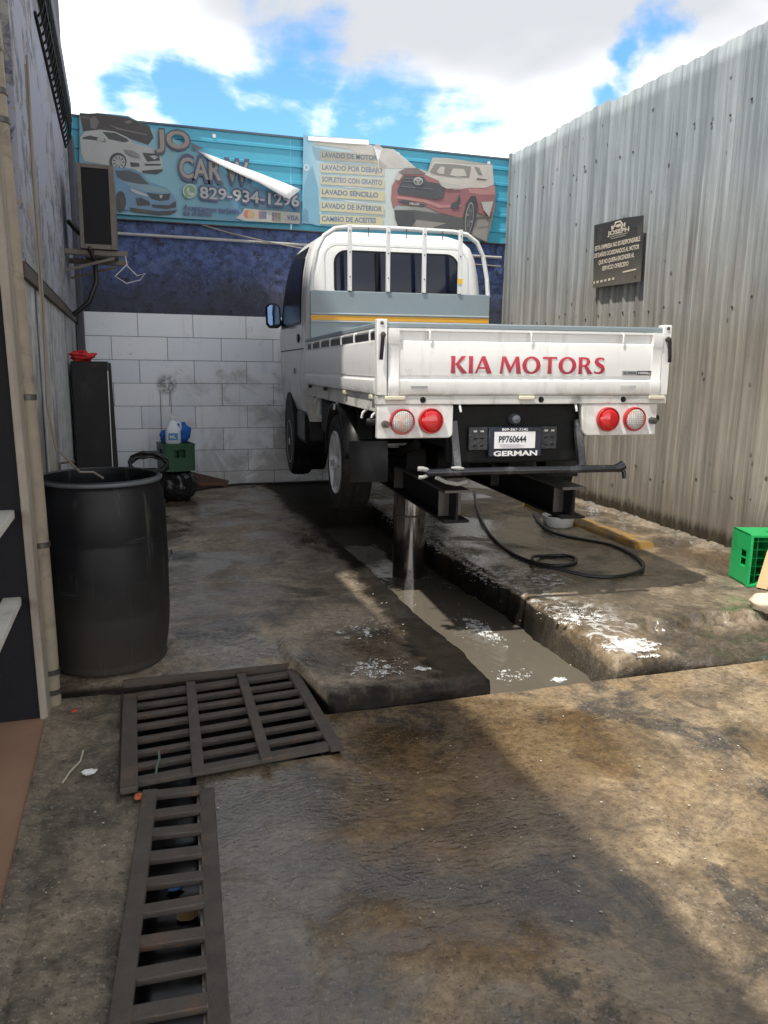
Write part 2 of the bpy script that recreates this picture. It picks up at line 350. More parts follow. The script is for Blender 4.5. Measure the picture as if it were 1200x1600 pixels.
def wall_mat(name, kind):
    m, t, p = mat_base(name); v = t.coord('Object'); x, y, z = t.sep(v)
    n = t.noise(v, 1.5, 7, .62, .4); f = t.noise(v, 9, 7, .75, .3); st = t.noise(t.coord('Object', (7, 7 if kind not in ('side', 'lower') else 1.3, .55)), 1, 6, .65, .3)
    if kind == 'blue':
        c = t.mix(t.span(f, .38, .62), (.030, .047, .135), (.095, .145, .335))
        c = t.mix(t.math('MULTIPLY', t.span(t.math('ADD', z, t.math('MULTIPLY', t.math('SUBTRACT', n, .5), .9)), 2.60, 2.02), .85), c, t.mix(f, (.015, .016, .02), (.07, .07, .085)))
        c = t.mix(t.math('MULTIPLY', t.span(t.noise(v, 8, 7, .78), .54, .60), .85), c, (.020, .020, .028))
        c = t.mix(t.math('MULTIPLY', t.span(t.noise(v, 5.2, 7, .7, .8), .60, .72), .5), c, (.20, .21, .26))
    elif kind == 'side':
        c = t.mix(f, (.24, .25, .32), (.40, .41, .49))
        pe = t.span(t.noise(t.coord('Object', (2, .55, 1.1)), 2.0, 7, .72, .5), .51, .53)
        c = t.mix(t.math('MULTIPLY', pe, .85), c, t.mix(t.span(f, .4, .6), (.04, .045, .10), (.36, .34, .31)))
        oc = t.math('MULTIPLY', t.span(t.noise(t.coord('Object', (1, .5, 1.0)), 2.4, 6, .65, .5), .60, .625), t.span(z, 1.9, 2.1)); c = t.mix(t.math('MULTIPLY', oc, .6), c, (.34, .22, .10))
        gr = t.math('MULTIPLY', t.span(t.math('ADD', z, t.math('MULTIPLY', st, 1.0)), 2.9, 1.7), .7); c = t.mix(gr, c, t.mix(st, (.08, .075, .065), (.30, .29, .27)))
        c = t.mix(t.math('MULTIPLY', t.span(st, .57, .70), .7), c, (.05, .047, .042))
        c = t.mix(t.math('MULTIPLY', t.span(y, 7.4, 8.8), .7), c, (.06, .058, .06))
    elif kind == 'lower':
        c = t.mix(t.span(f, .35, .65), (.24, .25, .27), (.50, .50, .49))
        c = t.mix(t.math('MULTIPLY', t.span(st, .48, .66), .8), c, (.10, .092, .08))
        c = t.mix(t.math('MULTIPLY', t.span(z, .9, .1), .75), c, (.07, .063, .052))
        c = t.mix(t.math('MULTIPLY', t.span(t.noise(v, 2.6, 6, .6), .62, .68), .5), c, (.12, .17, .36))
    elif kind == 'black':
        p.inputs['Specular IOR Level'].default_value = .2; c = t.mix(f, (.006, .006, .008), (.014, .014, .017)); c = t.mix(t.math('MULTIPLY', t.span(t.noise(v, 30, 6, .7), .66, .74), .35), c, (.22, .22, .22))
    elif kind == 'cement':
        c = t.mix(f, (.22, .19, .155), (.40, .355, .30)); c = t.mix(t.math('MULTIPLY', t.span(st, .5, .7), .5), c, (.12, .10, .08))
    elif kind == 'tilefloor':
        c = t.mix(n, (.235, .135, .085), (.36, .215, .14)); c = t.mix(t.math('MULTIPLY', t.span(f, .55, .7), .4), c, (.12, .09, .07))
    t.put(p.inputs['Base Color'], c); t.put(p.inputs['Roughness'], t.math('ADD', .5, t.math('MULTIPLY', f, .4)))
    t.put(p.inputs['Normal'], t.bump(t.math('ADD', f, n), .5, .008)); return m
M_blue, M_side, M_lower, M_bwall, M_cement, M_tfloor = [wall_mat('wall_'+k, k) for k in ('blue', 'side', 'lower', 'black', 'cement', 'tilefloor')]

def tile_mat():
    m, t, p = mat_base('white_tile'); v = t.coord('Object'); x, y, z = t.sep(v)
    rnd = t.new('ShaderNodeObjectInfo').outputs['Random']
    c = t.mix(rnd, (.74, .79, .86), (.84, .87, .91))
    n = t.noise(v, 2.2, 8, .68, .6); f = t.noise(v, 24, 8, .72)
    d = t.math('MULTIPLY', t.span(t.math('ADD', n, t.math('MULTIPLY', t.span(z, 1.6, .2), .16)), .52, .74), t.span(x, -.1, 1.2))
    c = t.mix(t.math('MULTIPLY', d, .62), c, (.22, .19, .15))
    c = t.mix(t.math('MULTIPLY', t.math('MULTIPLY', t.span(f, .58, .70), t.span(n, .42, .6)), .5), c, (.13, .12, .11))
    c = t.mix(t.math('MULTIPLY', t.span(t.noise(t.coord('Object', (12, 1, .6)), 1, 6, .6), .56, .74), .30), c, (.30, .28, .25))
    c = t.mix(t.math('MULTIPLY', t.span(t.noise(v, 4, 5), .62, .68), .3), c, (.42, .58, .80))
    # hand-thrown black splash with two drips
    dn = t.new('ShaderNodeVectorMath', operation='DISTANCE'); t.put(dn.inputs[0], t.coord('Object', (1, 0, 1))); dn.inputs[1].default_value = (.335, 0, 1.20)
    sm = t.math('MULTIPLY', t.span(t.math('ADD', dn.outputs['Value'], t.math('MULTIPLY', t.math('SUBTRACT', f, .5), .16)), .135, .075), t.span(f, .38, .55))
    c = t.mix(t.math('MULTIPLY', sm, .72), c, (.05, .045, .045))
    for dx, zb in ((.265, .60), (.375, .86)):
        dr = t.math('MULTIPLY', t.span(t.math('ABSOLUTE', t.math('SUBTRACT', x, dx)), .007, .003), t.math('MULTIPLY', t.span(z, zb, zb+.06), t.span(z, 1.16, 1.10)))
        c = t.mix(t.math('MULTIPLY', dr, .8), c, (.07, .06, .06))
    t.put(p.inputs['Base Color'], c); p.inputs['Roughness'].default_value = .35
    t.put(p.inputs['Normal'], t.bump(f, .1, .003)); return m
M_tile = tile_mat()
M_pipe = simple('grimy_pvc', (.30, .255, .19), .5, var=.35, scale=10, bump=.2, dirt=(.085, .07, .052), dirt_amt=.95)

def water_mat():
    m, t, p = mat_base('muddy_water'); v = t.coord('Object')
    c = t.mix(t.noise(v, 1.3, 5, .6, .6), (.10, .087, .069), (.18, .158, .126)); t.put(p.inputs['Base Color'], c)
    p.inputs['Roughness'].default_value = .02; p.inputs['IOR'].default_value = 1.5; p.inputs['Specular IOR Level'].default_value = .9
    h = t.math('MULTIPLY', t.noise(t.coord('Object', (7, 3.2, 1)), 1.5, 3, .5, .8), .55)
    for cx, cy in ((1.80, 4.37), (1.82, 4.14)):
        dn = t.new('ShaderNodeVectorMath', operation='DISTANCE'); t.put(dn.inputs[0], t.coord('Object', (1, 1, 0))); dn.inputs[1].default_value = (cx, cy, 0)
        D = dn.outputs['Value']; h = t.math('ADD', h, t.math('MULTIPLY', t.math('MULTIPLY', t.math('SINE', t.math('MULTIPLY', D, 190)), t.span(D, .15, .03)), .10))
    t.put(p.inputs['Normal'], t.bump(h, .35, .012)); return m
M_water = water_mat()
M_trench = simple('black_sludge', (.006, .006, .006), .14, var=.4, spec=.35)

# ------------------------------------------------------------------ ground
def fbm(x, y, s=1.0, o=4): return noise.fractal(Vector((x*s, y*s, 3.7)), 1.0, 2.0, o)
PXL, PXR, PY0, PY1, WZ = 1.50, 2.19, 3.05, 7.2, -.11
ZL, ZR = .085, .105
struct('ground', MB().add([(-400, -400, -.42), (400, -400, -.42), (400, 400, -.42), (-400, 400, -.42)], [(0, 1, 2, 3)]), M_dirt, 'bare ground around the wash bay')
def xl(y): return -.015 + .088*(y-2.6)           # inner edges of the narrow drain channel
def xr(y): return .150 + .060*(y-2.6)
def fz(x, y): return .006*fbm(x, y, 1.3) + .0025*fbm(x+9, y, 7)
mb = MB(); YF = 2.70
def fl(u, v):
    y = -3.0 + (YF+3.0)*v; x0 = xr(max(y, -.5)); x = x0 + (4.75-x0)*u**1.25
    return (x, y, fz(x, y)*min(1, (x-x0)/.05))
mb.grid(fl, 90, 110)
def fl2(u, v):
    if v > .999: y, dz = PY0, -.3
    else:
        vv = v/.96; y = YF + (PY0-.004-YF)*min(1, vv) + .012*fbm(.69+4.06*u, 1, 4)*max(0, vv-.6); dz = 0
    x0 = .70; x = x0 + (4.75-x0)*u
    return (x, y, fz(x, y)*(1 if v < .95 else .4) + dz)
mb.grid(fl2, 110, 24)
struct('concrete_floor', mb, M_floor, 'wet stained concrete yard in front of the pit', 60)
mb = MB()
def dl(u, v):
    y = -3 + 6.52*v; x1 = xl(max(y, -.5)) if y < 2.64 else -.105
    x = -.43 + (x1+.43)*u
    return (x, y, .010*fbm(x, y, 5) + .004*fbm(x, y, 17) + .012 - .012*u if 0 < u < 1 else 0)
mb.grid(dl, 44, 160); struct('gritty_strip', mb, M_dirt, 'rough gritty concrete strip beside the drain', 60)
# raised left slab
def lfront(x):
    k = min(1, max(0, (x-.66)/.10)); return 3.50 - .44*k*k*(3-2*k) + .012*fbm(x, 2, 6)
def ls(u, v):
    nu = .94; x1 = PXL + .035*fbm(1, v*9, 1) + .010*fbm(3, v*70, 1)
    uu = min(1, u/nu); vv = min(1, max(0, (v-.05)/.95)); x = -.52 + (x1+.52)*uu
    y = lfront(x) + (8.84-lfront(x))*vv
    z = ZL + .010*fbm(x, y, 1.1) + .004*fbm(x, y, 6)
    dE = min((x1-x), (y-lfront(x))*.9)
    if dE < .035: z -= .020*(1-dE/.035)**2 - .006*fbm(x, y, 22)
    if x < .66: z -= .045*max(0, 1-(y-3.5)/.5)
    if u > nu: z = ZL-.03 - (u-nu)/(1-nu)*.45; x = x1 + .012*fbm(y, z, 9)
    if v < .05: z = min(z, ZL-.03 - (1-v/.05)*.16); y = lfront(x) - .006 + .010*fbm(x, z, 14)
    return (x, y, z)
struct('left_slab', MB().grid(ls, 100, 220), M_slab, 'raised oily concrete slab left of the pit', 70)
# raised right slab with a broken near edge
def rs(u, v):
    nu = .06; x0 = PXR + .03*fbm(4, v*10, 1) + .012*fbm(6, v*80, 1)
    uu = max(0, (u-nu)/(1-nu)); vv = min(1, max(0, (v-.05)/.95)); x = x0 + (4.75-x0)*uu
    yf = PY0 + .03 + .06*min(1, max(0, (x-2.2)/.3)) - .08*min(1, max(0, (x-2.6)/.5)); y = yf + (8.84-yf)*vv
    z = ZR + .010*fbm(x, y, 1.1) + .004*fbm(x, y, 6)
    brk = 3.46 + .10*fbm(x, 7, 2.2) + .03*fbm(x, 5, 11) + .10*min(1, max(0, x-2.55))
    if x > 2.42:
        k = min(1, (x-2.42)/.25); s = min(1, max(0, (brk-y)/.035)); z -= k*s*(.062 + .022*fbm(x, y, 9)); z -= k*.040*min(1, max(0, (brk-.06-y)/.30))
    d = min((x-x0), (y-yf)*(1 if x < 2.5 else 9))
    if d < .035: z -= .020*(1-d/.035)**2 - .008*fbm(x, y, 22)
    if u < nu: z = ZR-.03 - (1-u/nu)*.45; x = x0 + .012*fbm(y, z, 9)
    if v < .05: z = min(z, .07) - (1-v/.05)*.30; y = yf - .004 + .012*fbm(x, z, 12)
    return (x, y, z)
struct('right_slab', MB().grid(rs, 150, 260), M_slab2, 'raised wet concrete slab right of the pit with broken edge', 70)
struct('pit_end', MB().box(PXL-.1, PXR+.1, PY1, 8.82, -.4, .088), M_slab, 'concrete closing the far end of the pit')
struct('pit_water', MB().grid(lambda u, v: (PXL-.06 + (PXR-PXL+.12)*u, PY0-.002 + (PY1-PY0+.05)*v, WZ), 10, 60), M_water, 'muddy water standing in the pit')
struct('drain_water', MB().add([(-.45, -2.9, -.16), (.9, -2.9, -.16), (.9, 3.6, -.16), (-.45, 3.6, -.16)], [(0, 1, 2, 3)]), M_trench, 'black water under the drain grates')
struct('drain_channel', MB().grid(lambda u, v: (xl(-3+5.66*v)-.001, -3+5.66*v, .0-.3*u), 2, 40).grid(lambda u, v: (xr(-3+5.7*v)+.001, -3+5.7*v, .0-.3*u), 2, 40)
       .box(.692, .74, 2.70, 3.10, -.3, -.02).box(-.14, -.107, 2.62, 3.5, -.3, -.012), M_steel, 'dark side walls of the drain')
# brown tiled step and its cement edge
tf = MB().box(-3.2, -.405, -3, 3.31, -.1, .018)
struct('tiled_step', tf, M_tfloor, 'brown terracotta step by the black wall')
struct('cement_edge', MB().grid(lambda u, v: (-.405+.070*u + .006*fbm(v*8, 1, 2)*u, -3+6.31*v, .026-.022*u**2), 6, 60), M_dirt, 'smooth cement edge of the step', 60)

# ------------------------------------------------------------------ text helpers
def text_mesh(s, bold=.0):
    cu = bpy.data.curves.new('lettering', 'FONT'); cu.body = s; cu.size = 1; cu.offset = bold; cu.resolution_u = 3
    o = bpy.data.objects.new('lettering', cu); col.objects.link(o)
    dg = bpy.context.evaluated_depsgraph_get(); me = bpy.data.meshes.new_from_object(o.evaluated_get(dg))
    vs = [v.co.copy() for v in me.vertices]; fs = [tuple(p.vertices) for p in me.polygons]
    bpy.data.objects.remove(o); bpy.data.curves.remove(cu); bpy.data.meshes.remove(me); return vs, fs
def lettering(s, p0, p1, up, mat, parent=None, bold=.012, name='lettering', cap=.73):
    """text stretched so its width runs p0..p1 along the baseline and its cap height equals the vector up"""
    vs, fs = text_mesh(s, bold); x0 = min(v.x for v in vs); x1 = max(v.x for v in vs)
    p0, p1, up = Vector(p0), Vector(p1), Vector(up); d = p1-p0
    return obj(name, MB().add([p0 + d*((v.x-x0)/(x1-x0)) + up*(v.y/cap) for v in vs], fs), mat, parent)

# ------------------------------------------------------------------ left building
LB = thing('shop_building', 'grey building with peeling paint and flat roof edging the wash bay', 'building', (-.31, 0, 0), R(1.25))
obj('front_wall', MB().prism([(-3.4, 0), (-.048, 0), (-.102, 3.49), (-3.4, 3.49)], 'y', 3.30, 3.48), M_bwall, LB)
obj('corner_post', MB().bar((-.031, 3.39, 0), (-.085, 3.39, 3.49), .032, .21, (0, 1, 0)), M_cement, LB, bevel=.005)
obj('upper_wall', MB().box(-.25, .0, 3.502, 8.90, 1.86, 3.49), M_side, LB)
obj('lower_wall', MB().box(-.25, -.022, 3.502, 8.90, 0, 1.80), M_lower, LB)
obj('ledge', MB().box(-.25, -.004, 3.502, 8.90, 1.801, 1.859), M_rust, LB)
obj('wall_chase', MB().box(-.002, .012, 4.05, 4.13, .1, 2.75), M_cement, LB)
obj('corner_column', MB().box(-.001, .05, 8.25, 8.60, .06, 3.49), simple('sooty_column', (.075, .075, .095), .8, bump=.4), LB, bevel=.008)
obj('roof', MB().box(-4.2, .055, -4, 4.6, 3.50, 3.62).box(-4.2, .07, 4.601, 7.7, 3.46, 3.62), simple('dark_fascia', (.055, .05, .055), .6, bump=.2), LB, bevel=.006)
for px_ in (-3.2,): 
    for yy in (-3.6, -.3): obj('column', MB().box(px_-.12, px_+.12, yy-.12, yy+.12, 0, 3.499), M_cement, LB, bevel=.01)
obj('parapet_wall', MB().box(-1.0, -.005, 4.4, 8.30, 3.621, 6.2), simple('dark_render', (.055, .052, .062), .8, bump=.3), LB)
up = obj('unseen_shade_block', MB().box(-7, -1.05, 3.6, 14, 3.621, 8.8), M_cement, LB)  # unseen block, added to cast shade on the banner, back wall and truck
for i in range(4):
    for j in range(2):
        f = obj('window', MB().box(-1.049, -1.02, 4.6+2.3*i, 5.8+2.3*i, 4.5+2.2*j, 5.7+2.2*j), M_steel, up); obj('pane', MB().box(-1.019, -1.01, 4.68+2.3*i, 5.72+2.3*i, 4.58+2.2*j, 5.62+2.2*j), M_glass, up)  # windows and panes made up for the unseen block
# curved iron security grille under the roof edge
GR = thing('iron_grille', 'black curved iron bars of grille under the grey building roof edge', 'grille', (-.31, 0, 0), R(1.25))
def gpt(a): return (.008 + .055*math.sin(a), 3.25 + .215*(1-math.cos(a)))
arc = [gpt(R(90)*k/7) for k in range(8)]
barm = MB().tube([(x, 0, z) for x, z in arc], .0065, 6)
bme = None
for i in range(22):
    y = 4.9 + .13*i
    if bme is None: b = obj('grille_bar', barm, M_under, GR, 60); bme = b.data
    else: b = bpy.data.objects.new('grille_bar', bme); col.objects.link(b); b.parent = GR
    b.location = (0, y, 0)
for x, z in (arc[0], arc[4], arc[7]): obj('grille_rail', MB().tube([(x, 4.85, z), (x, 7.70, z)], .009, 6), M_under, GR, 60)

# white rails jutting from the black wall
for z0, nm in ((.90, 'upper of the two'), (.545, 'lower of the two')):
    o = obj('wall_rail', MB().box(-.535, -.468, 1.9, 3.36, z0-.035, z0), simple('chipped_white', (.62, .61, .55), .5, dirt=(.35, .32, .26), dirt_amt=.5), None, bevel=.004)
    tag(o, 'white painted rail jutting out of the black wall, ' + nm, 'rail', 'white rails')

# grimy downpipe with clips and cable
DP = thing('downpipe', 'grimy cream plastic downpipe running down beside the black wall', 'pipe', (-.390, 3.45, 0))
zs = [0.01, .07, .30, .9, 1.6, 2.2, 2.37, 2.62]
obj('pipe', MB().tube([(-.004+.006*math.sin(z*2)-.017*z, .01*math.sin(z), z) for z in zs], .034, 20), M_pipe, DP, 60)
obj('bend', MB().tube([(-.052, .006, 2.60), (-.056, 0, 2.7), (-.08, -.03, 2.86), (-.10, -.05, 2.98), (-.2, -.05, 3.1), (-.3, -.05, 3.3), (-.3, -.05, 3.49)], .036, 18), M_pipe, DP, 60)
for z in (.07, .16, .72, 1.33, 2.36, 2.46): obj('pipe_clip', MB().lathe([(.034, z-.012), (.0385, z-.010), (.0385, z+.010), (.034, z+.012)], 20, (-.004+.006*math.sin(z*2)-.017*z, .01*math.sin(z), 0)), M_steel, DP, 60)
tag(obj('cable', MB().tube([(-.33, 3.47, 2.6), (-.335, 3.46, 2.2), (-.330, 3.47, 1.7), (-.338, 3.45, 1.3), (-.32, 3.48, 1.12), (-.24, 3.60, 1.0), (-.19, 3.66, .99), (-.15, 3.70, .955)], .005, 6), simple('cable_grey', (.20, .18, .15), .6), None, 60), 'thin grey cable running down the cream downpipe to the drum', 'cable')

# air-conditioner box on wall bracket
AC = thing('air_conditioner', 'old metal air conditioner box with dark end panel on wall bracket', 'air conditioner', (-.20, 6.5, 2.28))
M_acf = simple('ac_tin', (.14, .12, .10), .5, .25, .2, 9, dirt=(.09, .07, .055), dirt_amt=.8, bump=.2)
bx0, bx1, bz = -.135, .125, .60
obj('casing', MB().box(bx0, bx1, .02, .78, 0, bz), M_acf, AC, bevel=.006)
for a in ((bx0, bx0+.03, -.005, .02, .0, bz), (bx1-.04, bx1, -.005, .02, 0, bz), (bx0+.03, bx1-.04, -.005, .02, 0, .035), (bx0+.03, bx1-.04, -.005, .02, bz-.03, bz)): obj('frame_strip', MB().box(*a), M_acf, AC, bevel=.003)
obj('end_panel', MB().box(bx0+.03, bx1-.04, .004, .0195, .035, bz-.03), simple('ac_dark', (.006, .0065, .008), .5, bump=.1, spec=.2), AC)
BR = thing('wall_bracket', 'rusty steel wall bracket carrying the air conditioner box', 'bracket', (-.20, 6.5, 2.28))
for yy in (.05, .68): obj('arm', MB().box(-.27, .20, yy-.02, yy+.02, -.042, -.002), M_acf, BR, bevel=.004); obj('brace', MB().bar((-.255, yy, -.16), (.10, yy, -.055), .03, .02), M_acf, BR)
obj('wall_plate', MB().box(-.275, -.2705, .0, .75, -.20, .02), M_rust, BR)
tag(obj('coolant_hose', MB().tube([(-.42, 6.75, 2.50), (-.36, 6.62, 2.42), (-.30, 6.55, 2.36), (-.27, 6.5, 2.28), (-.24, 6.6, 2.20), (-.24, 6.6, 2.05), (-.30, 6.6, 1.90), (-.42, 6.62, 1.80)], .020, 8), M_hose, None, 60), 'black lagged hose looping under the air conditioner box', 'hose')
tag(obj('loose_wire', MB().tube([(-.02, 6.52, 2.24), (-.01, 6.5, 2.18), (-.10, 6.5, 2.09), (-.02, 6.5, 2.04), (.08, 6.5, 2.07), (.12, 6.5, 2.12), (.06, 6.5, 2.10), (-.01, 6.5, 2.17)], .0045, 6), simple('wire_white', (.6, .6, .6), .5), None, 60), 'loose white wire dangling below the air conditioner bracket', 'wire')

# ------------------------------------------------------------------ back wall: blue paint above white tiles
BW = thing('back_wall', 'sooty blue painted wall with white tiles on its lower half', 'wall', (0, 8.82, 0))
obj('render_coat', MB().box(-.75, 4.7, 0, .2, .0, 2.86), M_blue, BW)
tm = {}
def tilebox(wd, hh):
    k = (round(wd, 3), round(hh, 3))
    return MB().box(0, wd, -.010, -.0005, 0, hh)
th_, tw_ = .2425, .565
for r in range(8):
    z0 = 1.94 - th_*(r+1); off = (.575 if r % 2 == 0 else .29) if r else .575
    xs_ = [-.50]; xx = -.50 + (tw_ if r % 2 == 0 else tw_*.52)
    while xx < 4.25: xs_.append(xx); xx += tw_
    xs_.append(4.28)
    for a, b in zip(xs_[:-1], xs_[1:]):
        o = obj('tile', MB().box(a+.0025, b-.0025, -.010-random.random()*.0018, -.0005, z0+.0025, z0+th_-.0025), M_tile, BW, bevel=.0015, seg=1)
tag(obj('wall_conduit', MB().tube([(-.2, 8.765, 2.715), (.8, 8.765, 2.715), (1.9, 8.765, 2.712), (4.2, 8.765, 2.70)], .016, 10), simple('conduit_pale', (.42, .42, .42), .5, dirt=(.1, .1, .1), dirt_amt=.7), None, 60), 'pale horizontal conduit fixed along the blue wall', 'conduit')
tag(obj('slack_cable', MB().tube([(.75, 8.78, 2.855), (1.05, 8.74, 2.78), (1.4, 8.73, 2.72), (1.8, 8.73, 2.67), (2.4, 8.74, 2.64), (4.2, 8.76, 2.60)], .008, 6), simple('cable_tan', (.28, .25, .21), .6), None, 60), 'slack tan cable sagging below the left banner', 'cable')
MC = thing('metal_cladding', 'turquoise ribbed metal sheeting above the blue wall', 'cladding', (0, 8.80, 2.865))
prof = []
zz = 0
while zz < .915:
    for dz, dy in ((0, 0), (.118, 0), (.124, -.014), (.150, -.014), (.156, 0)):
        if zz+dz <= .92: prof.append((dy, zz+dz))
    zz += .172
prof.append((0, .925))
m_cl, t_, p_ = mat_base('turquoise_sheet'); v_ = t_.coord('Object')
c_ = t_.mix(t_.noise(v_, 3, 6, .6), (.045, .33, .50), (.09, .47, .64)); c_ = t_.mix(t_.math('MULTIPLY', t_.span(t_.noise(v_, 9, 7, .7), .6, .72), .35), c_, (.02, .10, .16))
t_.put(p_.inputs['Base Color'], c_); p_.inputs['Roughness'].default_value = .45
for a, b in ((-.60, 1.70), (1.70, 4.27)):
    n_ = len(prof); mb = MB()
    for y, z in prof: mb.v += [(a+.001, y, z), (b-.001, y, z)]
    mb.f += [(2*i, 2*i+1, 2*i+3, 2*i+2) for i in range(n_-1)]
    o = obj('sheet', mb, m_cl, MC); md = o.modifiers.new('Solidify', 'SOLIDIFY'); md.thickness = .002
obj('top_trim', MB().box(-.60, 4.27, -.018, .02, .9255, .945), simple('trim_dark', (.08, .12, .15), .5), MC)
obj('base_trim', MB().box(-.60, 4.27, -.03, .02, -.012, -.002), M_rust, MC)
for xx in (.9, 2.9, 4.0): obj('screw', MB().lathe([(0, -.006), (.02, -.006), (.02, 0)], 10, (xx, -.016, .87), 'y'), M_bar, MC)

# ------------------------------------------------------------------ banners (flat prints)
BY = 8.745
class Sheet:
    """printed sheet on the plane Y = y; artwork is laid on it a hair apart"""
    def __init__(s, root, y, ox, oy, k): s.root, s.y, s.ox, s.oy, s.k, s.d = root, y, ox, oy, k, .0012
    def P(s, x, y, d=0): return atY(s.ox + x/s.k, s.oy + y/s.k, s.y - d)
    def poly(s, name, c, *polys):
        mb = MB()
        for q in polys:
            mb.loop([s.P(x, y, s.d) - Vector((0, s.root.location.y, 0)) for x, y in q]); s.d += .0006
        return obj(name, mb, printed(c) if isinstance(c, tuple) else c, s.root)
    def text(s, txt, a, b, h, c, bold=.012):
        p0, p1 = s.P(*a, s.d), s.P(*b, s.d); u = s.P(a[0], a[1]-h, s.d) - p0; s.d += .0006
        off = Vector((0, s.root.location.y, 0))
        return lettering(txt, p0-off, p1-off, Vector((0, 0, u.length)), printed(c), s.root, bold)
    def ell(s, cx, cy, rx, ry, n=22, rot=0):
        return [(cx + rx*math.cos(2*math.pi*i/n)*math.cos(rot) - ry*math.sin(2*math.pi*i/n)*math.sin(rot), cy + rx*math.cos(2*math.pi*i/n)*math.sin(rot) + ry*math.sin(2*math.pi*i/n)*math.cos(rot)) for i in range(n)]
def sheet_mat(name, stops, ax=0, lo=0, hi=1, grime=.4):
    m, t, p = mat_base(name); v = t.coord('Object'); c = t.ramp(t.math('DIVIDE', t.math('SUBTRACT', t.sep(v)[ax], lo), hi-lo), stops)
    c = t.mix(t.math('MULTIPLY', t.span(t.noise(v, 6, 7, .7), .52, .72), grime), c, (.24, .23, .20)); t.put(p.inputs['Base Color'], c); p.inputs['Roughness'].default_value = .45; return m
def back_sheet(name, root, pts, y, mat, th=.003):
    off = Vector((0, root.location.y, 0)); f = [atY(a, b, y)-off for a, b in pts]; n = len(f)
    return obj(name, MB().add(f + [p+Vector((0, th, 0)) for p in f], [tuple(range(n)), tuple(range(n, 2*n))[::-1]] + [(i, n+i, n+(i+1) % n, (i+1) % n) for i in range(n)]), mat, root)
# left banner: cars, wash name, phone number, card logos
B1 = thing('torn_banner', 'torn sun-bleached car wash banner with two cars and its corner folded down', 'banner', (0, BY, 0))
back_sheet('vinyl', B1, [(124, 176), (150, 178), (150, 176), (200, 181), (212, 187), (235, 199), (262, 212), (290, 225), (318, 241), (345, 256), (380, 272), (443, 306), (470, 300), (472, 351), (300, 342), (180, 334), (124, 330)], BY,
           sheet_mat('banner_blue_print', [(0, (.16, .33, .42)), (.35, (.20, .42, .50)), (.7, (.10, .27, .40)), (1, (.06, .17, .26))], 0, -.4, 1.75))
S = Sheet(B1, BY, 100, 160, 6)          # units: a sixth of a photo pixel from (100,160)
S.poly('printed_engine_bay', (.035, .028, .032), [(145, 105), (300, 100), (600, 140), (640, 160), (800, 220), (840, 330), (790, 400), (640, 350), (480, 290), (180, 270)])
S.poly('printed_highlights', (.16, .13, .14), [(150, 130), (230, 140), (230, 150), (150, 142)], [(240, 150), (290, 130), (330, 180), (300, 250), (250, 240)], [(420, 210), (560, 250), (780, 300), (780, 310), (500, 255)], [(560, 180), (620, 165), (640, 190), (590, 200)])
S.poly('printed_white_car', (.44, .46, .46), [(150, 330), (200, 270), (340, 255), (480, 275), (600, 330), (660, 380), (860, 440), (915, 490), (925, 640), (860, 670), (720, 660), (590, 615), (420, 590), (190, 550), (160, 470)])
S.poly('printed_car_glass', (.03, .035, .045), [(360, 275), (480, 285), (590, 340), (610, 365), (560, 375), (420, 345)], [(170, 330), (240, 310), (390, 345), (390, 375), (260, 350), (180, 345)])
S.poly('printed_mirror', (.40, .42, .42), [(305, 345), (330, 325), (370, 335), (385, 365), (320, 362)])
S.poly('printed_tyre', (.03, .032, .04), S.ell(505, 555, 82, 84), [(735, 470), (890, 485), (900, 545), (780, 555)], [(620, 560), (705, 570), (710, 600), (630, 605)], [(735, 555), (760, 575), (905, 575), (910, 590), (770, 592)], [(730, 640), (925, 625), (925, 645), (870, 672), (740, 660)])
S.poly('printed_rim', (.42, .44, .45), S.ell(512, 560, 62, 64), [(800, 505), (850, 495), (890, 510), (850, 535)])
S.poly('printed_spokes', (.08, .09, .1), *[[(512+18*math.cos(a), 560+18*math.sin(a)), (512+54*math.cos(a-.16), 560+54*math.sin(a-.16)), (512+54*math.cos(a+.16), 560+54*math.sin(a+.16))] for a in [i*.7 for i in range(9)]])
S.poly('printed_headlight', (.22, .23, .25), [(560, 440), (640, 450), (700, 480), (720, 520), (650, 510), (590, 475)])
S.poly('printed_blue_car', (.075, .27, .48), [(130, 640), (260, 590), (500, 610), (640, 620), (720, 660), (800, 745), (960, 800), (1010, 850), (1060, 920), (1060, 1010), (1000, 1030), (880, 1050), (640, 1010), (500, 1010), (300, 990), (140, 960)])
S.poly('printed_hood', (.17, .36, .46), [(560, 745), (800, 775), (960, 812), (1000, 850), (900, 845), (780, 840), (640, 800)])
S.poly('printed_windscreen', (.04, .06, .08), [(480, 640), (610, 635), (700, 670), (800, 770), (700, 765), (560, 735), (500, 700)])
S.poly('printed_black_trim', (.025, .028, .035), [(770, 845), (900, 862), (1000, 855), (985, 915), (900, 925), (820, 905)], [(670, 900), (720, 890), (800, 930), (810, 965), (690, 970)], [(820, 955), (980, 965), (1050, 925), (1050, 985), (960, 1000), (830, 985)], S.ell(530, 930, 52, 100), [(610, 985), (880, 1020), (1065, 1010), (1040, 1030), (1000, 1050), (880, 1055), (640, 1020)])
S.poly('printed_car_lamps', (.46, .48, .48), [(620, 800), (700, 830), (790, 870), (780, 885), (680, 855), (630, 830)], [(895, 865), (925, 872), (915, 900), (900, 898)])
S.ox, S.oy, S.k = 270, 190, 5.714
S.text('JO', (-165, 232), (165, 256), 178, (.045, .055, .11), .06); S.text('JO', (-152, 220), (152, 244), 158, (.33, .255, .21), .025)
S.poly('printed_name_shadow', (.10, .13, .16), [(140, 175), (275, 240), (150, 262), (190, 245)])
